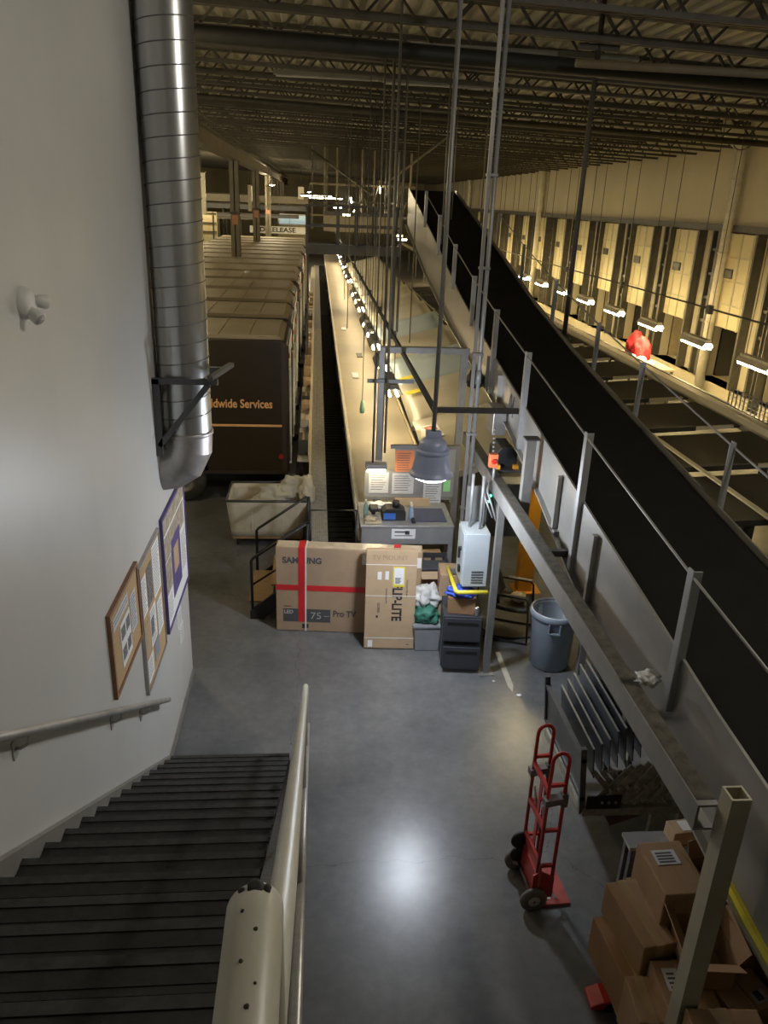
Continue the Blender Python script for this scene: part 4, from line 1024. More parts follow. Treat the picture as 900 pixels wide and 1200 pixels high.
# ------------------------------------------------------------------ far left background
def build_far():
    # pale hanging shafts
    for i, (x, y, za, zb, w) in enumerate(((-5.3, 40, 4.38, 6.2, .28), (-3.2, 41, 4.6, 5.78, .16), (-2.36, 42, 4.66, 5.75, .16), (-4.4, 58, 5.0, 5.9, .3), (-1.1, 60, 5.2, 6.0, .4))):
        q = root('hanging_duct_shaft', ['large pale shaft hanging left of the pillars above the trucks', 'pale slim shaft hanging between first and second pillar', 'pale slim shaft hanging in front of the third pillar', 'small far pale shaft left of the first pillar', 'small far pale shaft right of the fourth pillar'][i], 'shaft', (x, y, za), 0, 'pale hanging shafts')
        part(q, 'shaft', MB().box(-w/2, w/2, -w/2, w/2, 0, zb-za), PVC, L=True)
        part(q, 'cap', MB().box(-w/2-.04, w/2+.04, -w/2-.04, w/2+.04, zb-za, zb-za+.06), JOIST, L=True)
        part(q, 'hanger', MB().cyl((0, 0, zb-za), (0, 0, 7.40-za), .012, 6), JOIST, L=True)
    specs = [(-14, -.6, 60, 4.40, 4.72, DKSTEEL, 'long dark overhead conveyor across the far end, upper one'), (-14, -.6, 62, 4.85, 5.35, mat('far_cream', (.40, .36, .26), .6), 'pale overhead conveyor trough across the far end'),
             (-14, -1.2, 57, 3.95, 4.15, DKSTEEL, 'long dark overhead conveyor across the far end, lower one'), (-9, -3.6, 53, 3.9, 4.0, GREY, 'short grey platform edge at the far left')]
    for xa, xb, y, za, zb, m, lab in specs:
        q = root('overhead_conveyor', lab, 'conveyor', ((xa+xb)/2, y, za), 0, 'overhead conveyors at the far end')
        part(q, 'trough', MB().box(xa, xb, y, y+.9, za, zb), m)
        part(q, 'edge', MB().box(xa, xb, y-.05, y, zb-.02, zb+.05), JOIST)
        x = xa+1
        while x < xb: part(q, 'leg', MB().box(x-.06, x+.06, y+.3, y+.45, 0, za), JOIST); x += 3.2
    q = root('far_sign', 'pale sign board with dark capital letters far behind the trucks', 'sign', (-2.6, 60.5, 3.0))
    part(q, 'board', MB().box(-4.6, -.7, 58.4, 58.45, 2.92, 3.38), WHITE)
    part(q, 'lettering', MB().text('ID RELEASE', .42, on_xz(-2.75, 58.395, 3.02), .003, 'CENTER', 1.25, .012), PRINT)
    q = root('glass_booth', 'pale blue lit booth far behind the trucks, right of the pillars', 'booth', (-1.7, 60, 3.4))
    part(q, 'window', MB().box(-2.6, -.75, 59.2, 59.3, 3.55, 4.1), glow('booth_glow', (.55, .75, .85), .35))
    f = MB(); f.box(-2.7, -.65, 59.1, 59.3, 3.45, 3.55); f.box(-2.7, -.65, 59.1, 59.3, 4.1, 4.2); f.box(-2.7, -2.6, 59.1, 59.3, 3.45, 4.2); f.box(-1.9, -1.85, 59.1, 59.3, 3.5, 4.1)
    part(q, 'frame', f, WHITE)
    part(q, 'base', MB().box(-2.7, -.65, 59.2, 60, 0, 3.45), FAR)
    q = root('storage_rack', 'pale wall of stacked crates far left behind the trucks', 'rack', (-8, 51, 0))
    part(q, 'panel', MB().box(-10, -6.0, 51, 51.4, 0, 4.3), mat('yellowed_panel', (.50, .43, .26), .7))
    g = MB()
    for x in (-9.4, -8.6, -7.8, -7.0, -6.2): g.box(x-.03, x+.03, 50.95, 51, 0, 4.3)
    for z in (3.2, 3.7, 4.25): g.box(-10, -6, 50.94, 51, z-.02, z+.02)
    part(q, 'grid', g, JOIST)
    for i, (x, y, z) in enumerate(((-7.0, 50, 6.0), (-2.7, 52, 5.95), (-.6, 70, 5.75), (-9., 26, 6.7), (-9, 38, 6.7), (-14, 30, 6.7), (-8.5, 18, 6.7), (-9, 52, 6.7), (-3.3, 10.9, 6.5), (4.0, 3.8, 7.25))):  # the last two are unseen fill lamps, added for the cart and stair wall
        q = root('high_bay_lamp', ['bright high lamp far left behind the first pillar', 'small bright lamp at the third pillar', 'small far lamp right of the last pillar'][i] if i < 3 else ('lit high bay lamp under the roof, hidden side of the hall, %s one' % ORD[i-3] if i < 8 else ('unseen high bay lamp added to warm the canvas cart and steps', 'unseen high bay lamp added to brighten the left wall and stairs')[i-8]), 'lamp', (x, y, z), 0, 'high bay lamps')
        part(q, 'shade', MB().lathe([(.04, .35), (.10, .3), (.22, .05), (.23, 0), (.21, .02), (.09, .28)], (0, 0, 0), 24, None), GREY, L=True)
        part(q, 'lens', MB().lathe([(0, -.05), (.12, -.03), (.20, .02)], (0, 0, 0), 20), BULB, L=True)
        part(q, 'stem', MB().cyl((0, 0, .33), (0, 0, CEIL-z), .012, 8), JOIST, L=True)
        li = bpy.data.lights.new('bay_light', 'POINT'); li.energy = BAY if i < 8 else (170, BAYR)[i-8]; li.color = (1., .82, .50) if i < 9 else (1., .95, .86); li.shadow_soft_size = .2
        lo = bpy.data.objects.new('bay_light', li); COL.objects.link(lo); lo.location = (x, y, z-.25)
BAY, BAYR = 480, 270
build_far()

# ------------------------------------------------------------------ dock side
def build_dock():
    # kerb of the dock belt and the dark slides
    r = root('dock_conveyor', 'beige edged conveyor running along the dock doors', 'conveyor', (7.6, 14, 0))
    part(r, 'kerb', MB().box(7.42, 7.62, 11.2, 75, 1.80, 2.02), KERB)
    part(r, 'belt', MB().box(7.62, 7.95, 11.2, 75, 1.76, 1.82), mat('dock_belt', (.30, .26, .17), .6))
    part(r, 'back_rail', MB().box(7.95, 8.0, 11.2, 75, 1.7, 1.9), DKSTEEL)
    for y in range(12, 70, 5): part(r, 'leg', MB().box(7.5, 7.6, y, y+.1, 0, 1.8), DKSTEEL)
    part(r, 'mesh_guard', mesh_guard(), LGREY)
    ys = [8.6+2.05*i for i in range(14)]
    for i, y in enumerate(ys):
        q = root('dark_slide', 'dark metal slide falling from the dock conveyor, %s from the near end' % ORD[i], 'slide', (6, y+.8, 1.6), 0, 'dark slides from the dock conveyor')
        def fn(u, v, y=y): return (4.35+u*2.95, y+.10+1.72*v-.2*u, 1.66+.26*u)
        p = MB().grid(fn, 2, 2, False)
        o = part(q, 'plate', p, CHUTED); so = o.modifiers.new('t', 'SOLIDIFY'); so.thickness = .03; so.offset = -1
        part(q, 'side_lip', MB().bar(fn(.74, 0), fn(.96, 0), .04, .06), KERB)
        part(q, 'dark_lip', MB().bar(fn(0, 0), fn(.74, 0), .05, .08), CHUTED)
        part(q, 'support', MB().box(5.8, 5.88, y+.8, y+.88, 0, 1.68), DKSTEEL)
    q = root('gutter_beam', 'dark beam with pale edge along the foot of the dark slides', 'beam', (4.4, 12, 1.3))
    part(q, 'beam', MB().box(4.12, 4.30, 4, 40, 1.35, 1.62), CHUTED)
    part(q, 'pale_edge', MB().box(5.52, 5.60, 8.2, 13.0, 1.845, 1.87), KERB)
    rng = random.Random(5)
    for i in range(6):
        y = 5.6+i*.95
        single('scrap_bag', 'crumpled pale litter beside the black belt, %s from the near end' % ORD[i], 'litter', MB().blob((4.75+.12*(i % 2), y, 1.45+.02*i), .10, .12, .07, i+20, .7, 3, 2.5), mat('dull_litter', (.24, .22, .16), .8), None, 'litter beside the black belt')
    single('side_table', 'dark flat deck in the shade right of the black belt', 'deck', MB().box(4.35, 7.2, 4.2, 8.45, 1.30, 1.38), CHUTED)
    # lit strip fixtures along the doors
    X, z = 9.35, 2.33
    r = root('dock_strip_light', 'lit strip light hanging by the dock doors, nearest of the row', 'strip light', (X, 16.0, z), 0, 'strip lights along the dock doors')
    part(r, 'reflector', MB().prism([(-.15, 0), (-.09, .10), (.09, .10), (.15, 0), (.13, 0), (.08, .085), (-.08, .085), (-.13, 0)], 'Y', -.64, .64), mat('cream_reflector', (.55, .50, .38), .5), L=True)
    part(r, 'housing', MB().box(-.07, .07, -.62, .62, .10, .16), PVC, L=True)
    for x in (-.07, .07): part(r, 'tube', MB().cyl((x, -.62, -.035), (x, .62, -.035), .03, 10), TUBED, L=True)
    rd = MB()
    for y in (-.5, .5): rd.cyl((0, y, .16), (0, y, 7.40-z), .009, 6)
    part(r, 'hanger_rod', rd, JOIST, L=True)
    for i in range(1, 15):
        repeat(r, (X, 16.0+2.88*i, z), ORD[i] + ' lit strip light from the near end along the dock doors')
    r = root('dock_conduit', 'thin conduit strung along the dock doors above the strip lights', 'conduit', (9.35, 14, 3.1))
    part(r, 'pipe', MB().cyl((9.35, 12, 3.20), (9.35, 60, 3.20), .022, 8), DKSTEEL)
    bx = MB()
    for y in (18.5, 24.3, 30): bx.box(9.29, 9.41, y-.08, y+.08, 3.08, 3.28)
    part(r, 'junction_box', bx, DKSTEEL)
    # down pipes on the dock wall
    for i, y in enumerate((23.55, 44.6, 66)):
        q = root('rain_pipe', ['pale rain pipe down the dock wall, nearest and largest', 'pale rain pipe down the dock wall, second from the near end', 'pale rain pipe down the dock wall, farthest'][i], 'pipe', (12.02, y, 0), 0, 'rain pipes on the dock wall')
        part(q, 'pipe', MB().tube([(12.0, y, .0), (12.0, y, 7.0), (11.98, y+.05, 7.1), (11.6, y+.1, 7.35), (11.5, y+.1, 7.5), (11.5, y+.1, CEIL)], .15, 18), PVC)
        for z_ in (2.2, 4.2, 6.2): part(q, 'clamp', MB().cyl((12.0, y, z_), (12.0, y, z_+.06), .165, 18), PVC)
    # wire loops under the roof
    m = MB(); m.tube([(11.5, 22.6+.5*math.sin(t), 7.2-.35*math.sin(t/2)**2+.1) for t in [k*2*PI/20 for k in range(21)]], .015, 6)
    single('wire_loop', 'loop of dark wire hanging by the top of the nearest rain pipe', 'wire', m, JOIST)
    q = root('sorting_table', 'pale sorting table by the dock doors under the red jacket', 'table', (9.5, 22.7, 0))
    part(q, 'top', MB().box(9.1, 9.9, 20.9, 24.0, 1.20, 1.25), KERB)
    for x, y in ((9.15, 21), (9.85, 21), (9.15, 23.9), (9.85, 23.9)): part(q, 'leg', MB().box(x-.03, x+.03, y-.03, y+.03, 0, 1.2), DKSTEEL)
    single('red_jacket', 'bright red jacket heaped on the table by the dock doors', 'jacket', MB().blob((9.5, 22.95, 1.50), .26, .40, .50, 8, .22, 4, 1.7).blob((9.5, 22.45, 1.46), .24, .34, .42, 5, .25, 4, 1.7), CLOTHR)
    for i in range(6):
        x = 9.25+.13*(i % 2); y = 21.1+.32*i
        single('white_parcel', 'white parcel on the sorting table beside the red jacket, %s from the near end' % ORD[i], 'parcel', MB().blob((x, y, 1.31), .14, .17, .10, i+40, .4, 3, 2), PAPER, None, 'white parcels by the red jacket')
    # dark uprights at the near right
    q = root('dock_column', 'dark steel column by the nearest dock door at the right edge', 'column', (11.0, 18.6, 0))
    c = MB(); c.box(10.9, 11.1, 18.5, 18.53, 0, CEIL-.7); c.box(10.9, 11.1, 18.67, 18.7, 0, CEIL-.7); c.box(10.98, 11.02, 18.53, 18.67, 0, CEIL-.7)
    part(q, 'shaft', c, DOORF)
    part(q, 'base_plate', MB().box(10.8, 11.2, 18.4, 18.8, 0, .02), DOORF)
def mesh_guard():
    m = MB()
    for k in range(14): m.box(7.66, 7.68, 12.0+k*.14, 12.012+k*.14, 2.02, 2.34)
    for k in range(5): m.box(7.66, 7.68, 12.0, 13.85, 2.04+k*.07, 2.05+k*.07)
    return m
build_dock()

# ------------------------------------------------------------------ boxes in front of the bench
def build_front():
    # large television carton
    r = root('television_carton', 'wide flat television carton strapped with red tape, standing in front of the bench', 'carton', (.43, 9.02, 0), R(-5.2))
    W, D, Hh = 1.86, .22, 1.20
    x0 = -W/2; f = -.001
    part(r, 'carton', MB().box(x0, W/2, 0, D, .004, Hh), CARD, L=True, bevel=.008)
    t = MB(); w = .085
    t.box(x0+.287, x0+.287+w, -.004, 0, .14, Hh); t.box(x0+.287, x0+.287+w, -.004, D+.004, Hh, Hh+.004)
    t.box(x0-.003, W/2+.003, -.006, 0, .60, .60+.075); t.box(W/2, W/2+.004, 0, D, .60, .675)
    t.box(W/2-.36, W/2-.275, -.004, D, Hh, Hh+.004); t.box(W/2-.36, W/2-.275, -.004, 0, .75, Hh)
    part(r, 'red_tape', t, REDTAPE, L=True)
    s = MB(); s.box(x0+.374, x0+.394, -.007, D+.003, .004, Hh+.006)
    part(r, 'strap', s, STRAP, L=True)
    p = MB()
    p.text('SAMSUNG', .115, on_xz(x0+.085, -.002, .985), .0005, 'LEFT', 1, .005, .50)
    p.text('Pro TV', .125, on_xz(x0+.735, -.003, .235), .001, 'LEFT', 1, .003, .30)
    part(r, 'brand_print', p, GREYPRINT, L=True)
    part(r, 'dark_panel', MB().box(x0+.09, x0+.705, -.0025, 0, .14, .33), GREYPRINT, L=True)
    p = MB(); p.text('75', .14, on_xz(x0+.44, -.004, .19), .001, 'LEFT', 1.1, -.001); p.text('LED', .07, on_xz(x0+.10, -.004, .26), .001, 'LEFT', 1., .002); p.box(x0+.62, x0+.69, -.004, -.003, .23, .236)
    part(r, 'panel_print', p, SILVER, L=True)
    p = MB(); p.box(x0+.34, x0+.37, -.008, 0, .05, .11); p.box(x0+.39, x0+.42, -.003, 0, .05, .11); p.box(x0+.1, x0+.19, -.002, 0, .36, .37)
    part(r, 'handling_mark', p, PRINT, L=True)
    p = MB(); p.box(W/2-.76, W/2-.66, -.003, 0, 1.00, 1.14); p.box(W/2-.09, W/2-.01, -.003, 0, .98, 1.12)
    part(r, 'white_label', p, PAPER, L=True)
    ft = MB(); ft.box(x0+.02, W/2-.02, .015, D-.015, Hh, Hh+.002); part(r, 'clear_tape', ft, mat('pale_tape', (.60, .50, .36), .25, 0, .2, 8), L=True)
    # mount carton leaning on it
    a = R(6.0)
    r = root('mount_carton', 'narrow tan carton leaning against the television carton', 'carton', (.94, 8.60, 0), R(-3))
    M = Matrix.Translation((0, 0, .012)) @ Matrix.Rotation(-a, 4, 'X')
    W2, D2, H2 = .63, .10, 1.315; h = W2/2
    part(r, 'carton', MB().box(-h, h, 0, D2, 0, H2, M), CARD2, L=True, bevel=.006)
    for z in (.14, .71, 1.12): part(r, 'strap', MB().box(-h-.002, h+.002, -.003, 0, z, z+.009, M), STRAP, L=True)
    lb = MB(); lb.box(.02, .17, -.003, 0, .84, 1.10, M)
    y_ = part(r, 'yellow_label', lb, YELLOW, L=True)
    part(y_, 'white_panel', MB().box(.035, .155, -.0045, -.003, .87, 1.085, M), PAPER, L=True)
    k = MB()
    for i in range(6): k.box(.05, .11+.006*(i % 3), -.0055, -.0045, .885+i*.013, .892+i*.013, M)
    part(y_, 'print', k, PRINT, L=True)
    st = MB(); st.box(-.17, -.12, -.003, 0, .93, 1.03, M @ Matrix.Translation((0, 0, 0))); st.box(-.075, -.03, -.003, 0, .93, 1.04, M); st.box(-.27, -.21, -.003, 0, .02, .11, M)
    part(r, 'white_sticker', st, PAPER, L=True)
    p = MB()
    def side(txt, size, x, z, sq=1., bold=0., fit=None):   # lettering turned to read downwards
        p.text(txt, size, M @ Matrix.Translation((x, -.001, z)) @ Matrix.Rotation(PI/2, 4, 'X') @ Matrix.Rotation(-PI/2, 4, 'Z'), .001, 'LEFT', sq, bold, fit)
    side('FLIP-LITE', .17, .025, .885, 1, .005, .50)
    side('Drop down / flip down', .028, .195, .93, .9); side('motorized mount box', .026, -.06, .82, .9)
    side('GLOBAL', .045, -.16, .62, .8)
    p.box(-.175, -.15, -.002, 0, .42, .45, M); p.box(.22, .25, -.002, 0, .055, .062, M)
    part(r, 'print', p, PRINT, L=True)
    p = MB(); p.text('TV MOUNT', .085, M @ Matrix.Translation((-.02, -.001, 1.19)) @ Matrix.Rotation(PI/2, 4, 'X'), .001, 'CENTER', 1.0, -.0015)
    part(r, 'handwriting', p, mat('marker_ink', (.28, .17, .09), .8), L=True)
    # low pile right of the cartons
    r = root('grey_tote', 'grey plastic tote on the floor between the cartons and the file cabinet', 'tote', (1.42, 8.75, 0))
    t = MB(); t.prism([(-.15, .0), (.15, 0), (.17, .34), (-.17, .34)], 'Y', -.2, .2)
    part(r, 'bin', t, TOTE, L=True, bevel=.01)
    part(r, 'rim', MB().box(-.185, .185, -.215, .215, .33, .36), TOTE, L=True, bevel=.006)
    single('green_bag', 'dark green bag slumped on top of the grey tote', 'bag', MB().blob((1.41, 8.72, .45), .17, .17, .13, 11, .4, 4, 1.6), GREENB)
    single('white_bag', 'white plastic bag lying on the green bag', 'bag', MB().blob((1.42, 8.80, .64), .17, .15, .16, 12, .5, 4, 1.8), WHITEB)
    r = root('open_carton', 'open brown carton standing behind the white bag', 'carton', (1.57, 9.25, 0))
    c = MB(); c.box(-.2, .2, -.17, -.16, .004, .86); c.box(-.2, .2, .16, .17, .004, .86); c.box(-.2, -.19, -.16, .16, .004, .86); c.box(.19, .2, -.16, .16, .004, .86); c.box(-.19, .19, -.16, .16, .004, .02)
    part(r, 'box', c, CARD, L=True)
    fl = MB(); fl.bar((0, -.17, .86), (0, -.27, .80), .40, .008, (0, 0, 1)); part(r, 'flap', fl, CARD2, L=True)
    part(r, 'white_label', MB().box(.06, .16, -.174, -.17, .62, .76), PAPER, L=True)
    single('black_tray', 'dark grey tray resting across the open brown carton', 'tray', MB().prism([(-.17, .0), (.17, 0), (.19, .09), (.175, .09), (.16, .015), (-.16, .015), (-.175, .09), (-.19, .09)], 'Y', -.14, .14, Matrix.Translation((1.56, 9.25, .864))), mat('dark_tray', (.07, .075, .085), .45))
    r = root('tall_carton', 'tall brown carton with white labels behind the file cabinet', 'carton', (1.74, 8.85, 0), R(-4))
    part(r, 'carton', MB().box(-.17, .22, -.16, .2, .004, 1.0), CARD, L=True, bevel=.008)
    lb = MB(); lb.box(-.05, .13, -.164, -.16, .78, .86); lb.box(-.06, .10, -.164, -.16, .66, .74)
    part(r, 'white_label', lb, PAPER, L=True)
    part(r, 'pink_tape', MB().box(-.172, -.168, -.1, .1, .3, .9), mat('pink_tape', (.50, .26, .24), .6), L=True)
    r = root('brown_crate', 'brown crate standing on end under the bench right side', 'crate', (1.62, 9.85, .38))
    c = MB(); c.box(-.18, .18, -.15, -.13, 0.002, .05); c.box(-.18, .18, -.15, -.13, .4, .46); c.box(-.18, -.13, -.15, -.13, .05, .4); c.box(.13, .18, -.15, -.13, .05, .4); c.box(-.03, .03, -.15, -.13, .05, .4); c.box(-.18, .18, .13, .15, 0.002, .46)
    part(r, 'slats', c, DKSTEEL, L=True)
    part(r, 'liner', MB().box(-.13, .13, -.12, .12, .01, .40), CARD2, L=True)
    # file cabinet
    r = root('file_cabinet', 'charcoal two-drawer file cabinet with the lower drawer pulled out', 'cabinet', (1.77, 8.12, 0), R(-6))
    a, b = -.235, .235
    part(r, 'body', MB().box(a, b, .02, .55, .03, .72), CABINET, L=True, bevel=.006)
    part(r, 'plinth', MB().box(a+.015, b-.015, .04, .53, 0, .03), BLACK, L=True)
    for z0, z1, dy, lab in ((.385, .70, 0, None), (.06, .36, -.09, 'pulled out lower drawer')):
        d = part(r, 'drawer', MB().box(a+.012, b-.012, dy, dy+.02, z0, z1), CABINET, L=True, bevel=.006, label=lab)
        part(d, 'pull', MB().box(a+.05, b-.05, dy-.004, dy+.002, z1-.085, z1-.05), BLACK, L=True)
        if dy:
            sd = MB(); sd.box(a+.02, a+.03, dy+.02, .02, z0+.02, z1-.06); sd.box(b-.03, b-.02, dy+.02, .02, z0+.02, z1-.06)
            part(d, 'drawer_side', sd, CABINET, L=True)
    r = root('small_carton', 'low brown carton on the file cabinet under the blue rag', 'carton', (1.77, 8.34, .722), R(-10))
    part(r, 'carton', MB().box(-.16, .17, -.15, .15, .002, .22), CARD3, L=True, bevel=.006)
    part(r, 'tape', MB().box(-.02, .02, -.153, .153, .22, .223), MATS['brown_tape'], L=True)
    single('blue_rag', 'bright blue rag draped over the small carton', 'rag', MB().blob((1.75, 8.30, .975), .17, .13, .06, 14, .45, 4, 2.0), BLUE)
    r = root('drink_can', 'silver drink can on the front corner of the file cabinet', 'can', (1.93, 8.16, .722))
    part(r, 'can', MB().lathe([(0, .002), (.026, .002), (.032, .01), (.032, .105), (.026, .118), (0, .118)], (0, 0, 0), 24), mat('bare_aluminium', (.6, .6, .58), .25, .9), L=True)
    part(r, 'tab', MB().box(-.008, .008, -.012, .012, .118, .121), LGREY, L=True)
    # electrical enclosure
    r = root('electrical_enclosure', 'pale grey electrical enclosure mounted on the belt support post', 'enclosure', (1.86, 8.35, 1.08))
    part(r, 'case', MB().box(1.74, 2.03, 8.22, 8.62, 1.08, 1.76), ELEC, bevel=.008)
    part(r, 'door', MB().box(1.725, 1.74, 8.24, 8.60, 1.10, 1.74), ELEC, bevel=.004)
    hd = MB(); hd.cyl((1.70, 8.36, 1.52), (1.725, 8.36, 1.52), .025, 14); hd.bar((1.70, 8.36, 1.54), (1.70, 8.36, 1.40), .02, .025, (1, 0, 0)); hd.box(1.70, 1.725, 8.33, 8.39, 1.22, 1.30)
    part(r, 'handle', hd, BLACK)
    lv = MB()
    for k in range(5): lv.box(1.84, 1.98, 8.213, 8.22, 1.13+k*.035, 1.145+k*.035)
    part(r, 'louvre', lv, GREYPRINT)
    for x, y in ((1.82, 8.45), (1.93, 8.38), (1.99, 8.48)):
        part(r, 'conduit', MB().cyl((x, y, 1.76), (x, y, 2.42 if x < 1.95 else 2.3), .018, 12), LGREY)
    part(r, 'mounting_strut', MB().box(1.80, 2.05, 8.63, 8.67, .9, 2.20), GREY)
    r = root('yellow_bumper_rail', 'yellow painted bumper rail around the foot of the electrical enclosure', 'bumper', (1.8, 8.3, 1.0))
    part(r, 'rail', MB().tube([(1.66, 8.80, 1.06), (1.66, 8.14, 1.06), (1.68, 8.12, 1.06), (2.03, 8.12, 1.06)], .026, 10), YELLOW)
    part(r, 'mount', MB().box(1.68, 2.05, 8.68, 8.72, 1.03, 1.09), GREY)
    r = root('stop_button', 'orange emergency stop box on the support beam above the enclosure', 'button', (2.02, 8.42, 2.45))
    part(r, 'box', MB().box(1.97, 2.07, 8.36, 8.44, 2.52, 2.68), mat('orange_box', (.60, .16, .06), .5), bevel=.008)
    part(r, 'stem', MB().cyl((2.04, 8.40, 2.37), (2.04, 8.40, 2.52), .016, 10), LGREY)
    part(r, 'button', MB().cyl((2.02, 8.36, 2.60), (2.02, 8.335, 2.60), .028, 16), REDL)
    cb = MB()
    for i, (dx, dy, dz) in enumerate(((0, 0, 0), (.02, .05, .03), (-.02, .1, .05))):
        cb.tube([(2.0+dx, 8.4+dy, 2.34), (1.96+dx, 8.32+dy, 2.26-dz), (2.0+dx, 8.22+dy, 2.14-dz), (2.06+dx, 8.16+dy, 1.95)], .011, 8)
    single('cable_bundle', 'bundle of grey cables looping below the orange stop box', 'cable', cb, LGREY)
    # drive motor box and gear on the shelf under the belt panel
    r = root('drive_motor', 'black drive motor with orange stops on a ledge by the belt panel', 'motor', (2.3, 8.9, 2.37))
    part(r, 'ledge', MB().box(2.05, 2.52, 8.72, 9.3, 2.34, 2.37), DKSTEEL)
    part(r, 'case', MB().prism([(2.16, 2.372), (2.42, 2.372), (2.42, 2.54), (2.36, 2.62), (2.22, 2.62), (2.16, 2.54)], 'Y', 8.85, 9.25), BLACK, bevel=.01)
    st = MB(); st.box(2.14, 2.20, 8.76, 8.82, 2.372, 2.42); st.box(2.36, 2.42, 8.76, 8.82, 2.372, 2.42)
    part(r, 'orange_stop', st, ORANGE)
    ch = MB()
    for k in range(9): ch.blob((2.12, 8.82+.01*k, 2.42+.05*k), .018, .018, .022, k, .2, 2)
    part(r, 'chain', ch, GREY)
    single('control_box', 'grey control box with dark top fixed to the belt panel beyond the motor', 'box', MB().box(2.20, 2.37, 9.35, 9.75, 2.62, 2.95), PANEL, None, None, .01)
    q = root('belt_gearbox', 'black gearbox and bracket under the belt above the chute end', 'gearbox', (2.25, 10.9, 2.9))
    part(q, 'housing', MB().blob((2.25, 10.9, 2.98), .13, .18, .14, 31, .35, 3, 2), BLACK)
    part(q, 'shaft', MB().cyl((2.1, 10.9, 2.98), (2.38, 10.9, 2.98), .03, 12), GREY)
    # dark cabinet behind the post with green pilot lamps
    r = root('dark_control_cabinet', 'dark grey control cabinet hung behind the support post with green lights', 'cabinet', (2.5, 9.4, 1.15))
    part(r, 'case', MB().box(2.20, 2.72, 9.4, 9.7, 1.22, 1.96), mat('dark_cabinet_grey', (.10, .10, .105), .5), bevel=.01)
    for x, z in ((2.27, 1.80), (2.25, 1.72)): part(r, 'green_lamp', MB().cyl((x, 9.385, z), (x, 9.40, z), .014, 12), GREENL)
    part(r, 'hanger', MB().box(2.25, 2.29, 9.5, 9.56, 1.96, 2.28), GREY)
    # orange post
    r = root('orange_post', 'orange steel post with base plate standing under the black belt', 'post', (3.1, 10.2, 0))
    p = MB(); p.box(2.98, 3.2, 10.15, 10.18, .012, 2.2); p.box(2.98, 3.0, 10.18, 10.32, .012, 2.2); p.box(3.18, 3.2, 10.18, 10.32, .012, 2.2)
    part(r, 'post', p, ORANGE)
    part(r, 'base_plate', MB().box(2.92, 3.32, 10.08, 10.42, 0, .012), ORANGE)
    part(r, 'grip_handle', MB().cyl((2.82, 9.9, 2.0), (2.82, 9.9, 2.2), .045, 12), ORANGE)
    part(r, 'bracket', MB().box(2.78, 3.1, 9.86, 10.15, 1.90, 1.96), mat('dull_ochre', (.35, .22, .06), .5))
    # chair
    r = root('black_chair', 'black stacking chair with tan seat pad behind the support post', 'chair', (2.6, 9.0, 0), R(68))
    s = MB(); s.grid(lambda u, v: (-.23+.46*u, -.22+.44*v, .45+.03*(2*u-1)**2+.02*(2*v-1)**2), 8, 8)
    o = part(r, 'seat', s, SEAT, L=True); o.modifiers.new('t', 'SOLIDIFY').thickness = .05
    s = MB(); s.grid(lambda u, v: (-.24+.48*u, .22+.10*v+.05*(2*u-1)**2*-1, .52+.27*v), 8, 8)
    o = part(r, 'backrest', s, SEAT, L=True); o.modifiers.new('t', 'SOLIDIFY').thickness = .04
    for sx in (-1, 1):
        x = sx*.27
        part(r, 'leg', MB().tube([(x, -.26, .02), (x, -.24, .40), (x, -.22, .62), (x, -.18, .66), (x, .18, .66), (x, .26, .62)], .014, 10), BLACK, L=True)
        part(r, 'leg', MB().tube([(x, .30, .015), (x, .22, .40), (x, .28, .74)], .014, 10), BLACK, L=True)
        part(r, 'armrest', MB().box(x-.025, x+.025, -.20, .12, .665, .69), LGREY if sx > 0 else BLACK, L=True, bevel=.01)
        part(r, 'floor_runner', MB().tube([(x, -.27, .016), (x, .31, .016)], .014, 8), BLACK, L=True)
    single('tan_cap', 'round tan cap lying on the black chair seat', 'cap', MB().blob((2.66, 8.97, .545), .10, .10, .07, 17, .2, 3, 2), TAN)
    # rubbish bin
    r = root('rubbish_bin', 'round blue-grey plastic rubbish bin with clear liner beneath the beam', 'bin', (2.92, 8.24, 0))
    part(r, 'barrel', MB().lathe([(0, .004), (.22, .004), (.235, .02), (.275, .70), (.28, .72), (.262, .72), (.222, .03), (0, .03)], (0, 0, 0), 48), CANGREY, L=True)
    part(r, 'rim', MB().lathe([(.278, .69), (.30, .695), (.305, .73), (.295, .765), (.275, .77), (.268, .75), (.272, .70)], (0, 0, 0), 48), CANGREY, L=True)
    ln = MB(); n = 48
    for k, (rr, z) in enumerate(((.289, .762), (.284, .776), (.274, .776), (.262, .70), (.25, .50), (.235, .22), (0.001, .16))):
        for i in range(n):
            a = 2*PI*i/n; w = 1+.02*noise.noise(V((math.cos(a)*4, math.sin(a)*4, z*3))) if k > 2 else 1
            ln.v.append(V((rr*w*math.cos(a), rr*w*math.sin(a), z+(.008*math.sin(7*a) if k == 0 else 0))))
    for k in range(6):
        for i in range(n): ln.f.append([k*n+i, k*n+(i+1) % n, (k+1)*n+(i+1) % n, (k+1)*n+i]); ln.sm.append(True)
    part(r, 'liner', ln, LINER, L=True)
    for a in (R(-105), R(75)):
        M = Matrix.Rotation(a, 4, 'Z')
        h = MB(); h.box(.265, .315, -.075, -.055, .57, .70, M); h.box(.265, .315, .055, .075, .57, .70, M); h.box(.285, .318, -.075, .075, .565, .59, M)
        part(r, 'handle', h, CANGREY, L=True, bevel=.006)
    # floor scraps
    single('floor_tape', 'strip of pale tape stuck to the floor by the support post', 'tape', MB().prism([(2.30, 8.50), (2.36, 8.50), (2.36, 7.76), (2.32, 7.62), (2.29, 7.74)], 'Z', 0.001, .004), mat('worn_pale_tape', (.45, .43, .36), .6))
    single('paper_scrap', 'small white paper scrap on the floor by the pale tape', 'paper', MB().blob((2.38, 7.55, .008), .035, .03, .008, 2, .4, 2), PAPER)
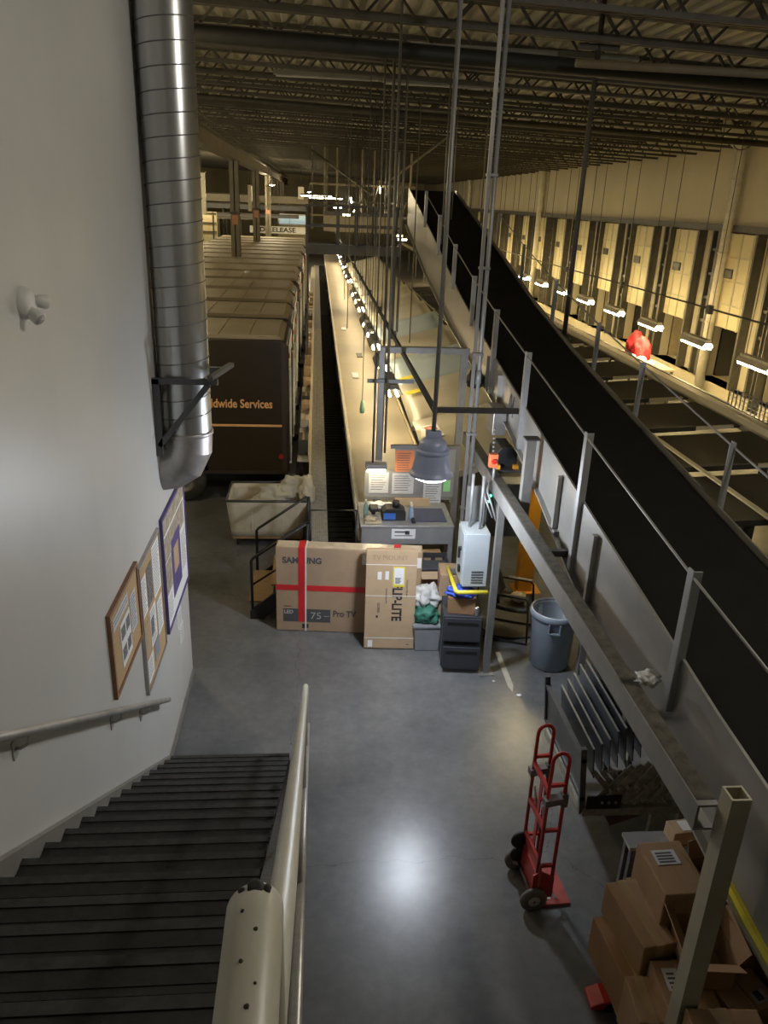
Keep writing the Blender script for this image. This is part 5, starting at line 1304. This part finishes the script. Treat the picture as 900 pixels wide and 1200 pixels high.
    single('cup_lid', 'tiny white scrap near the foot of the support post', 'scrap', MB().blob((2.14, 7.85, .006), .018, .015, .006, 3, .4, 2), PAPER)
    single('extension_cable', 'dark power cord trailing on the floor under the chair', 'cord', MB().tube([(2.15, 9.1, .7), (2.12, 9.0, .4), (2.2, 8.95, .1), (2.3, 8.9, .014), (2.6, 8.82, .012), (3.0, 8.85, .012), (3.3, 9.0, .012)], .011, 8), BLACK)
build_front()

# ------------------------------------------------------------------ hand truck
def build_hand_truck():
    r = root('hand_truck', 'red two-wheeled hand truck standing upright on the open floor', 'hand truck', (1.775, 4.82, 0), R(4))
    # local: sides at y=-.17 / .17 ; plate toward +x
    t = .013
    for y in (-.17, .17):
        pts = [(0, y, .10), (0, y, 1.44)] + [(.065-.065*math.cos(a), y, 1.44+.075*math.sin(a)) for a in [PI*k/10 for k in range(11)]] + [(.13, y, 1.40), (.13, y, 1.12)]
        part(r, 'side_loop', MB().tube(pts, t+.002, 10), RED, L=True)
        part(r, 'front_rail', MB().tube([(.13, y, 1.06), (.13, y, .16)], t+.002, 10), RED, L=True)
        part(r, 'front_sleeve', MB().box(.105, .155, y-.025, y+.025, 1.02, 1.14), mat('grey_hand_truck_bracket', (.16, .14, .14), .45, .4), L=True)
        for z in (1.22, .78, .42): part(r, 'side_tie', MB().box(0, .13, y-.012, y+.012, z-.013, z+.013), RED, L=True)
    for z in (1.16, .80, .46): part(r, 'cross_bar', MB().box(-.012, .012, -.17, .17, z-.02, z+.02), RED, L=True)
    for z in (1.09, ): 
        for yy in (-.175, .175): part(r, 'latch_block', MB().prism([(-.03, z-.05), (.15, z-.02), (.15, z+.03), (-.03, z+.01)], 'Y', yy-.035, yy+.035), MATS['grey_hand_truck_bracket'], L=True)
    for y in (-.11, .11): part(r, 'brace', MB().tube([(0, y, .98), (.06, y*.5, .62), (.02, y, .30)], .011, 8), mat('scuffed_steel', (.40, .36, .34), .4, .5), L=True)
    part(r, 'centre_strap', MB().bar((.01, 0, 1.15), (.01, 0, .46), .05, .008, (1, 0, 0)), RED, L=True)
    part(r, 'back_panel', MB().box(-.012, .012, -.19, .19, .10, .34), RED, L=True)
    part(r, 'side_plate', MB().prism([(-.04, .10), (.14, .10), (.14, .30), (.02, .38), (-.04, .34)], 'Y', -.192, -.178), RED, L=True)
    part(r, 'toe_plate', MB().prism([(.0, .008), (.30, .008), (.31, .02), (.02, .035), (.02, .45), (0, .45)], 'Y', -.20, .20), mat('scuffed_red_plate', (.52, .11, .09), .4, .1, .2, 6), L=True)
    s = MB(); s.box(.10, .155, -.155, -.05, .031, .034); s.box(.155, .185, -.10, -.05, .027, .032); s.box(.18, .205, -.15, -.1, .026, .030)
    part(r, 'white_sticker', s, WHITE, L=True)
    part(r, 'axle', MB().cyl((-.02, -.24, .11), (-.02, .24, .11), .012, 10), DKSTEEL, L=True)
    for y in (-.235, .19):
        M = Matrix.Translation((-.02, y, .11)) @ Matrix.Rotation(-PI/2, 4, 'X')
        w = part(r, 'wheel', MB().lathe([(.05, 0), (.085, 0), (.11, .012), (.11, .04), (.085, .052), (.05, .052)], (0, 0, 0), 32, M), mat('grey_tyre', (.14, .13, .11), .8), L=True)
        part(w, 'hub', MB().lathe([(0, -.004), (.03, -.004), (.05, .008), (.06, .004)], (0, 0, 0), 20, M), mat('pale_hub', (.55, .52, .43), .5), L=True)
    for y in (-.15, .15):   # rear swivel wheels folded behind the frame
        M = Matrix.Translation((-.03, y+.0, .36)) @ Matrix.Rotation(-PI/2, 4, 'X')
        if y > 0:
            w = part(r, 'caster', MB().lathe([(0, 0), (.03, 0), (.075, .005), (.085, .02), (.075, .04), (.03, .045), (0, .045)], (0, 0, 0), 24, M), BLACK, L=True)
            part(w, 'fork', MB().box(-.03, 0, y-.01, y, .32, .40), BLACK, L=True)
            M = Matrix.Translation((-.03, y, .21)) @ Matrix.Rotation(-PI/2, 4, 'X')
            part(r, 'caster', MB().lathe([(0, 0), (.03, 0), (.07, .005), (.08, .02), (.07, .04), (.03, .045), (0, .045)], (0, 0, 0), 24, M), BLACK, L=True)
build_hand_truck()

# ------------------------------------------------------------------ collapsed roller conveyor under the beam
def build_flex():
    r = root('folding_conveyor', 'folded-up flexible conveyor with dark plates and dull links under the beam', 'folding conveyor', (2.75, 5.7, 0))
    ya, yb = 5.18, 6.28
    # end panel facing the hand truck
    M = basis((2.30, 0, .62), (0, 1, 0), (-.10, 0, 1))
    part(r, 'end_panel', MB().box(ya, yb, 0, .40, -.02, .0, M), mat('scuffed_dark_plate', (.085, .083, .08), .4, .4, .3, 4, 0, .3))
    fr = MB(); fr.box(ya-.02, yb+.02, -.02, .02, -.035, .01, M); fr.box(ya-.02, yb+.02, .38, .42, -.035, .01, M); fr.box(ya-.02, ya+.02, -.14, .52, -.04, .01, M); fr.box(yb-.02, yb+.02, 0, .5, -.04, .01, M)
    part(r, 'end_frame', fr, DKSTEEL)
    # dark plates standing side by side, bright top edges
    hs = [.30, .32, .33, .38, .38, .44, .46, .48, .50]
    for i, h in enumerate(hs):
        x = 2.42+.075*i; z0 = .72+.018*i
        Mp = basis((x, 0, z0), (0, 1, 0), (-.12, 0, 1))
        pl = part(r, 'plate', MB().box(ya+.12+.02*i, yb-.02+.05*i, 0, h, -.008, .0, Mp), mat('dark_blued_plate', (.04, .043, .052), .3, .6, .3, 3) if i not in (2, 3) else mat('pale_blued_plate', (.11, .12, .145), .3, .6, .2, 3))
        part(pl, 'bright_edge', MB().box(ya+.12+.02*i, yb-.02+.05*i, h, h+.012, -.012, .004, Mp), mat('bright_edge', (.45, .45, .44), .3, .7))
    # scissor links at the near end
    for i in range(10):
        x = 2.36+.075*i; k = .10+.03*(i % 3)
        ln = MB(); ln.bar((x, ya-.02*(i % 2), .50+.012*i), (x+.34, ya+.03, .92+.012*i), .016, .05, (0, 0, 1)); ln.bar((x+.02, ya+.06, .84), (x+.30, ya+.04-.02*(i % 2), .50), .016, .045, (0, 0, 1))
        ln.cyl((x+.16, ya-.05, .70+.01*i), (x+.16, ya+.08, .70+.01*i), .018, 10)
        part(r, 'scissor_link', ln, OLD)
    bs = MB(); bs.box(2.30, 3.24, ya-.03, ya+.03, .44, .52); bs.box(2.30, 3.24, yb-.03, yb+.03, .44, .52); bs.box(2.28, 2.34, ya, yb, .44, .52); bs.box(3.2, 3.26, ya, yb, .44, .52)
    part(r, 'base_frame', bs, OLD)
    part(r, 'end_bracket', MB().box(2.32, 2.62, ya-.045, ya-.03, .53, .66), BLACK)
    bo = MB()
    for x in (2.45, 2.51, 2.57): bo.cyl((x, ya-.055, .60), (x, ya-.045, .60), .012, 10)
    part(r, 'bolt', bo, LGREY)
    for x, y in ((2.95, ya), (3.2, ya), (2.95, yb), (3.2, yb)):
        lg = MB(); lg.box(x-.025, x+.025, y-.025, y+.025, .10, .46)
        l = part(r, 'leg', lg, OLD)
        part(l, 'caster', MB().cyl((x-.02, y, .055), (x+.02, y, .055), .055, 16), BLACK)
    part(r, 'triangle_plate', MB().prism([(2.50, .44), (2.82, .44), (2.56, .34)], 'Y', ya-.04, ya-.03), mat('rust_plate', (.09, .05, .04), .6))
build_flex()

# ------------------------------------------------------------------ cartons on the pallet jack
def build_pile():
    r = root('pallet_jack', 'red pallet jack under the heap of cartons', 'pallet jack', (2.5, 3.7, 0))
    f = MB()
    f.prism([(1.96, .03), (2.15, .03), (3.1, .03), (3.1, .10), (2.05, .10), (1.96, .06)], 'Y', 3.72, 3.88)
    part(r, 'fork', f, RED, bevel=.01)
    f = MB(); f.prism([(2.06, .03), (3.1, .03), (3.1, .10), (2.15, .10), (2.06, .06)], 'Y', 3.26, 3.40)
    part(r, 'fork', f, RED, bevel=.01)
    part(r, 'frame', MB().box(3.05, 3.25, 3.2, 3.88, .03, .45), RED, bevel=.01)
    part(r, 'wheel', MB().cyl((2.10, 3.72, .045), (2.10, 3.84, .045), .043, 16), BLACK)
    r = root('pallet', 'wooden pallet carrying the heap of cartons', 'pallet', (2.7, 3.75, .10))
    for k in range(7): part(r, 'deck_board', MB().box(2.08, 3.3, 3.19+k*.15, 3.30+k*.15, .19, .21), WOOD)
    for x in (2.14, 2.68, 3.24): part(r, 'stringer', MB().box(x-.04, x+.04, 3.19, 4.20, .105, .19), WOOD)
    def carton(label, c, s, rz, m, opened=False, tape=True, lab=None, tilt=(0, 0)):
        q = root('cardboard_carton', label, 'carton', c, rz, 'cartons heaped on the pallet')
        q.rotation_euler = (tilt[0], tilt[1], rz)
        a, b, h = s[0]/2, s[1]/2, s[2]
        bx = MB()
        if opened:
            w = .006; bx.box(-a, a, -b, -b+w, 0, h); bx.box(-a, a, b-w, b, 0, h); bx.box(-a, -a+w, -b, b, 0, h); bx.box(a-w, a, -b, b, 0, h); bx.box(-a, a, -b, b, 0, w)
            part(q, 'box', bx, m, L=True)
            for (p0, d, wd, ax) in (((0, -b, h), (0, -.10, .06), s[0], 0), ((0, b, h), (0, .05, .12), s[0], 0), ((-a, 0, h), (-.08, 0, .08), s[1], 1), ((a, 0, h), (.06, 0, .10), s[1], 1)):
                p1 = V(p0)+V(d); part(q, 'flap', MB().bar(p0, p1, wd, .006, (0, 0, 1)), m, L=True)
        else:
            part(q, 'box', bx.box(-a, a, -b, b, 0, h), m, L=True, bevel=.008)
            sm = MB(); sm.box(-.004, .004, -b, b, h, h+.0015); part(q, 'seam', sm, CARDIN, L=True)
        if tape and not opened:
            t = MB(); t.box(-.03, .03, -b-.002, b+.002, h, h+.002); t.box(-.03, .03, -b-.003, -b, h-.10, h); part(q, 'tape', t, MATS['brown_tape'], L=True)
        if lab:
            x, y, w, d = lab; l = part(q, 'white_label', MB().box(x, x+w, y, y+d, h+.002, h+.004), PAPERG, L=True)
            k = MB()
            for i in range(4): k.box(x+.02, x+w-.03, y+.015+i*d*.2, y+.03+i*d*.2, h+.004, h+.005)
            part(l, 'print', k, GREYPRINT, L=True)
        return q
    z0 = .212
    carton('low brown carton at the left foot of the heap', (2.15, 3.80, z0), (.22, .52, .34), R(6), CARD3)
    carton('tall carton with torn white tape at the front of the heap', (2.36, 3.36, z0), (.34, .34, .53), R(-3), CARD4, False, True, (-.12, -.05, .10, .16))
    carton('narrow carton low at the front left of the heap', (2.12, 3.36, z0), (.17, .32, .41), R(-4), CARD4)
    carton('brown carton at the bottom back of the heap beneath the labelled one', (2.50, 3.96, z0), (.40, .52, .53), R(2), CARD3)
    carton('leaning brown carton on the left shoulder of the heap', (2.24, 3.84, .556), (.24, .54, .27), R(8), CARD4)
    carton('carton with a white shipping label on top of the heap', (2.48, 3.96, .745), (.32, .46, .35), R(2), CARD4, False, False, (-.10, .02, .17, .13))
    carton('open topped carton with lifted flaps in front of the labelled one', (2.52, 3.50, .745), (.28, .38, .22), R(-6), CARD3, True)
    carton('small orange-brown carton wedged behind the support post', (2.80, 3.92, .745), (.24, .34, .30), R(10), CARD3, True)
    carton('closed tan carton nearest the viewer at the bottom of the picture', (2.36, 2.83, 0), (.42, .36, 1.0), R(-4), CARD4)
    carton('tall flat carton leaning behind the yellow edge', (3.06, 3.35, z0), (.24, .60, .82), R(4), CARD3)
    carton('pale carton with a white sticker right of the support post', (2.74, 3.32, .34), (.34, .26, .36), R(16), CARD2, False, False, (.02, -.1, .10, .08))
    carton('brown carton just right of the support post', (2.78, 3.62, z0), (.26, .26, .62), R(12), CARD4, False)
    carton('brown carton against the belt at the right edge of the picture', (3.02, 2.72, 0), (.42, .40, .74), R(3), CARD3)
    carton('pale small carton with brown tape at the bottom right corner', (2.68, 2.84, .0), (.20, .30, .80), R(-12), CARD2, False, True)
    # little trolley seen behind the heap
    r = root('grey_trolley', 'grey topped trolley with black caster behind the carton heap', 'trolley', (2.65, 4.5, 0))
    part(r, 'top', MB().box(2.36, 2.96, 4.36, 4.52, .84, .87), LGREY)
    for x in (2.40, 2.92):
        for y in (4.39, 4.49): part(r, 'leg', MB().box(x-.02, x+.02, y-.02, y+.02, .08, .84), DKSTEEL)
    for x in (2.40, 2.92):
        for y in (4.39, 4.49): part(r, 'caster', MB().cyl((x-.015, y, .042), (x+.015, y, .042), .042, 14), BLACK)
    r = root('white_label_parcel', 'tan parcel with a white label lying behind the labelled carton', 'parcel', (2.80, 4.44, .872), R(6))
    part(r, 'carton', MB().box(-.12, .12, -.07, .07, .002, .12), CARD2, L=True, bevel=.006)
    part(r, 'white_label', MB().box(-.04, .08, -.05, .05, .12, .123), PAPER, L=True)
build_pile()

# ------------------------------------------------------------------ room light
def light(kind, name, loc, energy, col, size=.3, aim=None, size_y=None, spot=None):
    li = bpy.data.lights.new(name, kind); li.energy = energy; li.color = col
    if kind == 'AREA':
        li.size = size
        if size_y: li.shape = 'RECTANGLE'; li.size_y = size_y
    else: li.shadow_soft_size = size
    o = bpy.data.objects.new(name, li); COL.objects.link(o); o.location = loc
    if aim: o.rotation_euler = (V(aim)-V(loc)).to_track_quat('-Z', 'Y').to_euler()
    return o
w = bpy.data.worlds.new('hall_air'); SC.world = w; w.use_nodes = True
w.node_tree.nodes['Background'].inputs['Color'].default_value = (1., .85, .6, 1)
w.node_tree.nodes['Background'].inputs['Strength'].default_value = .01
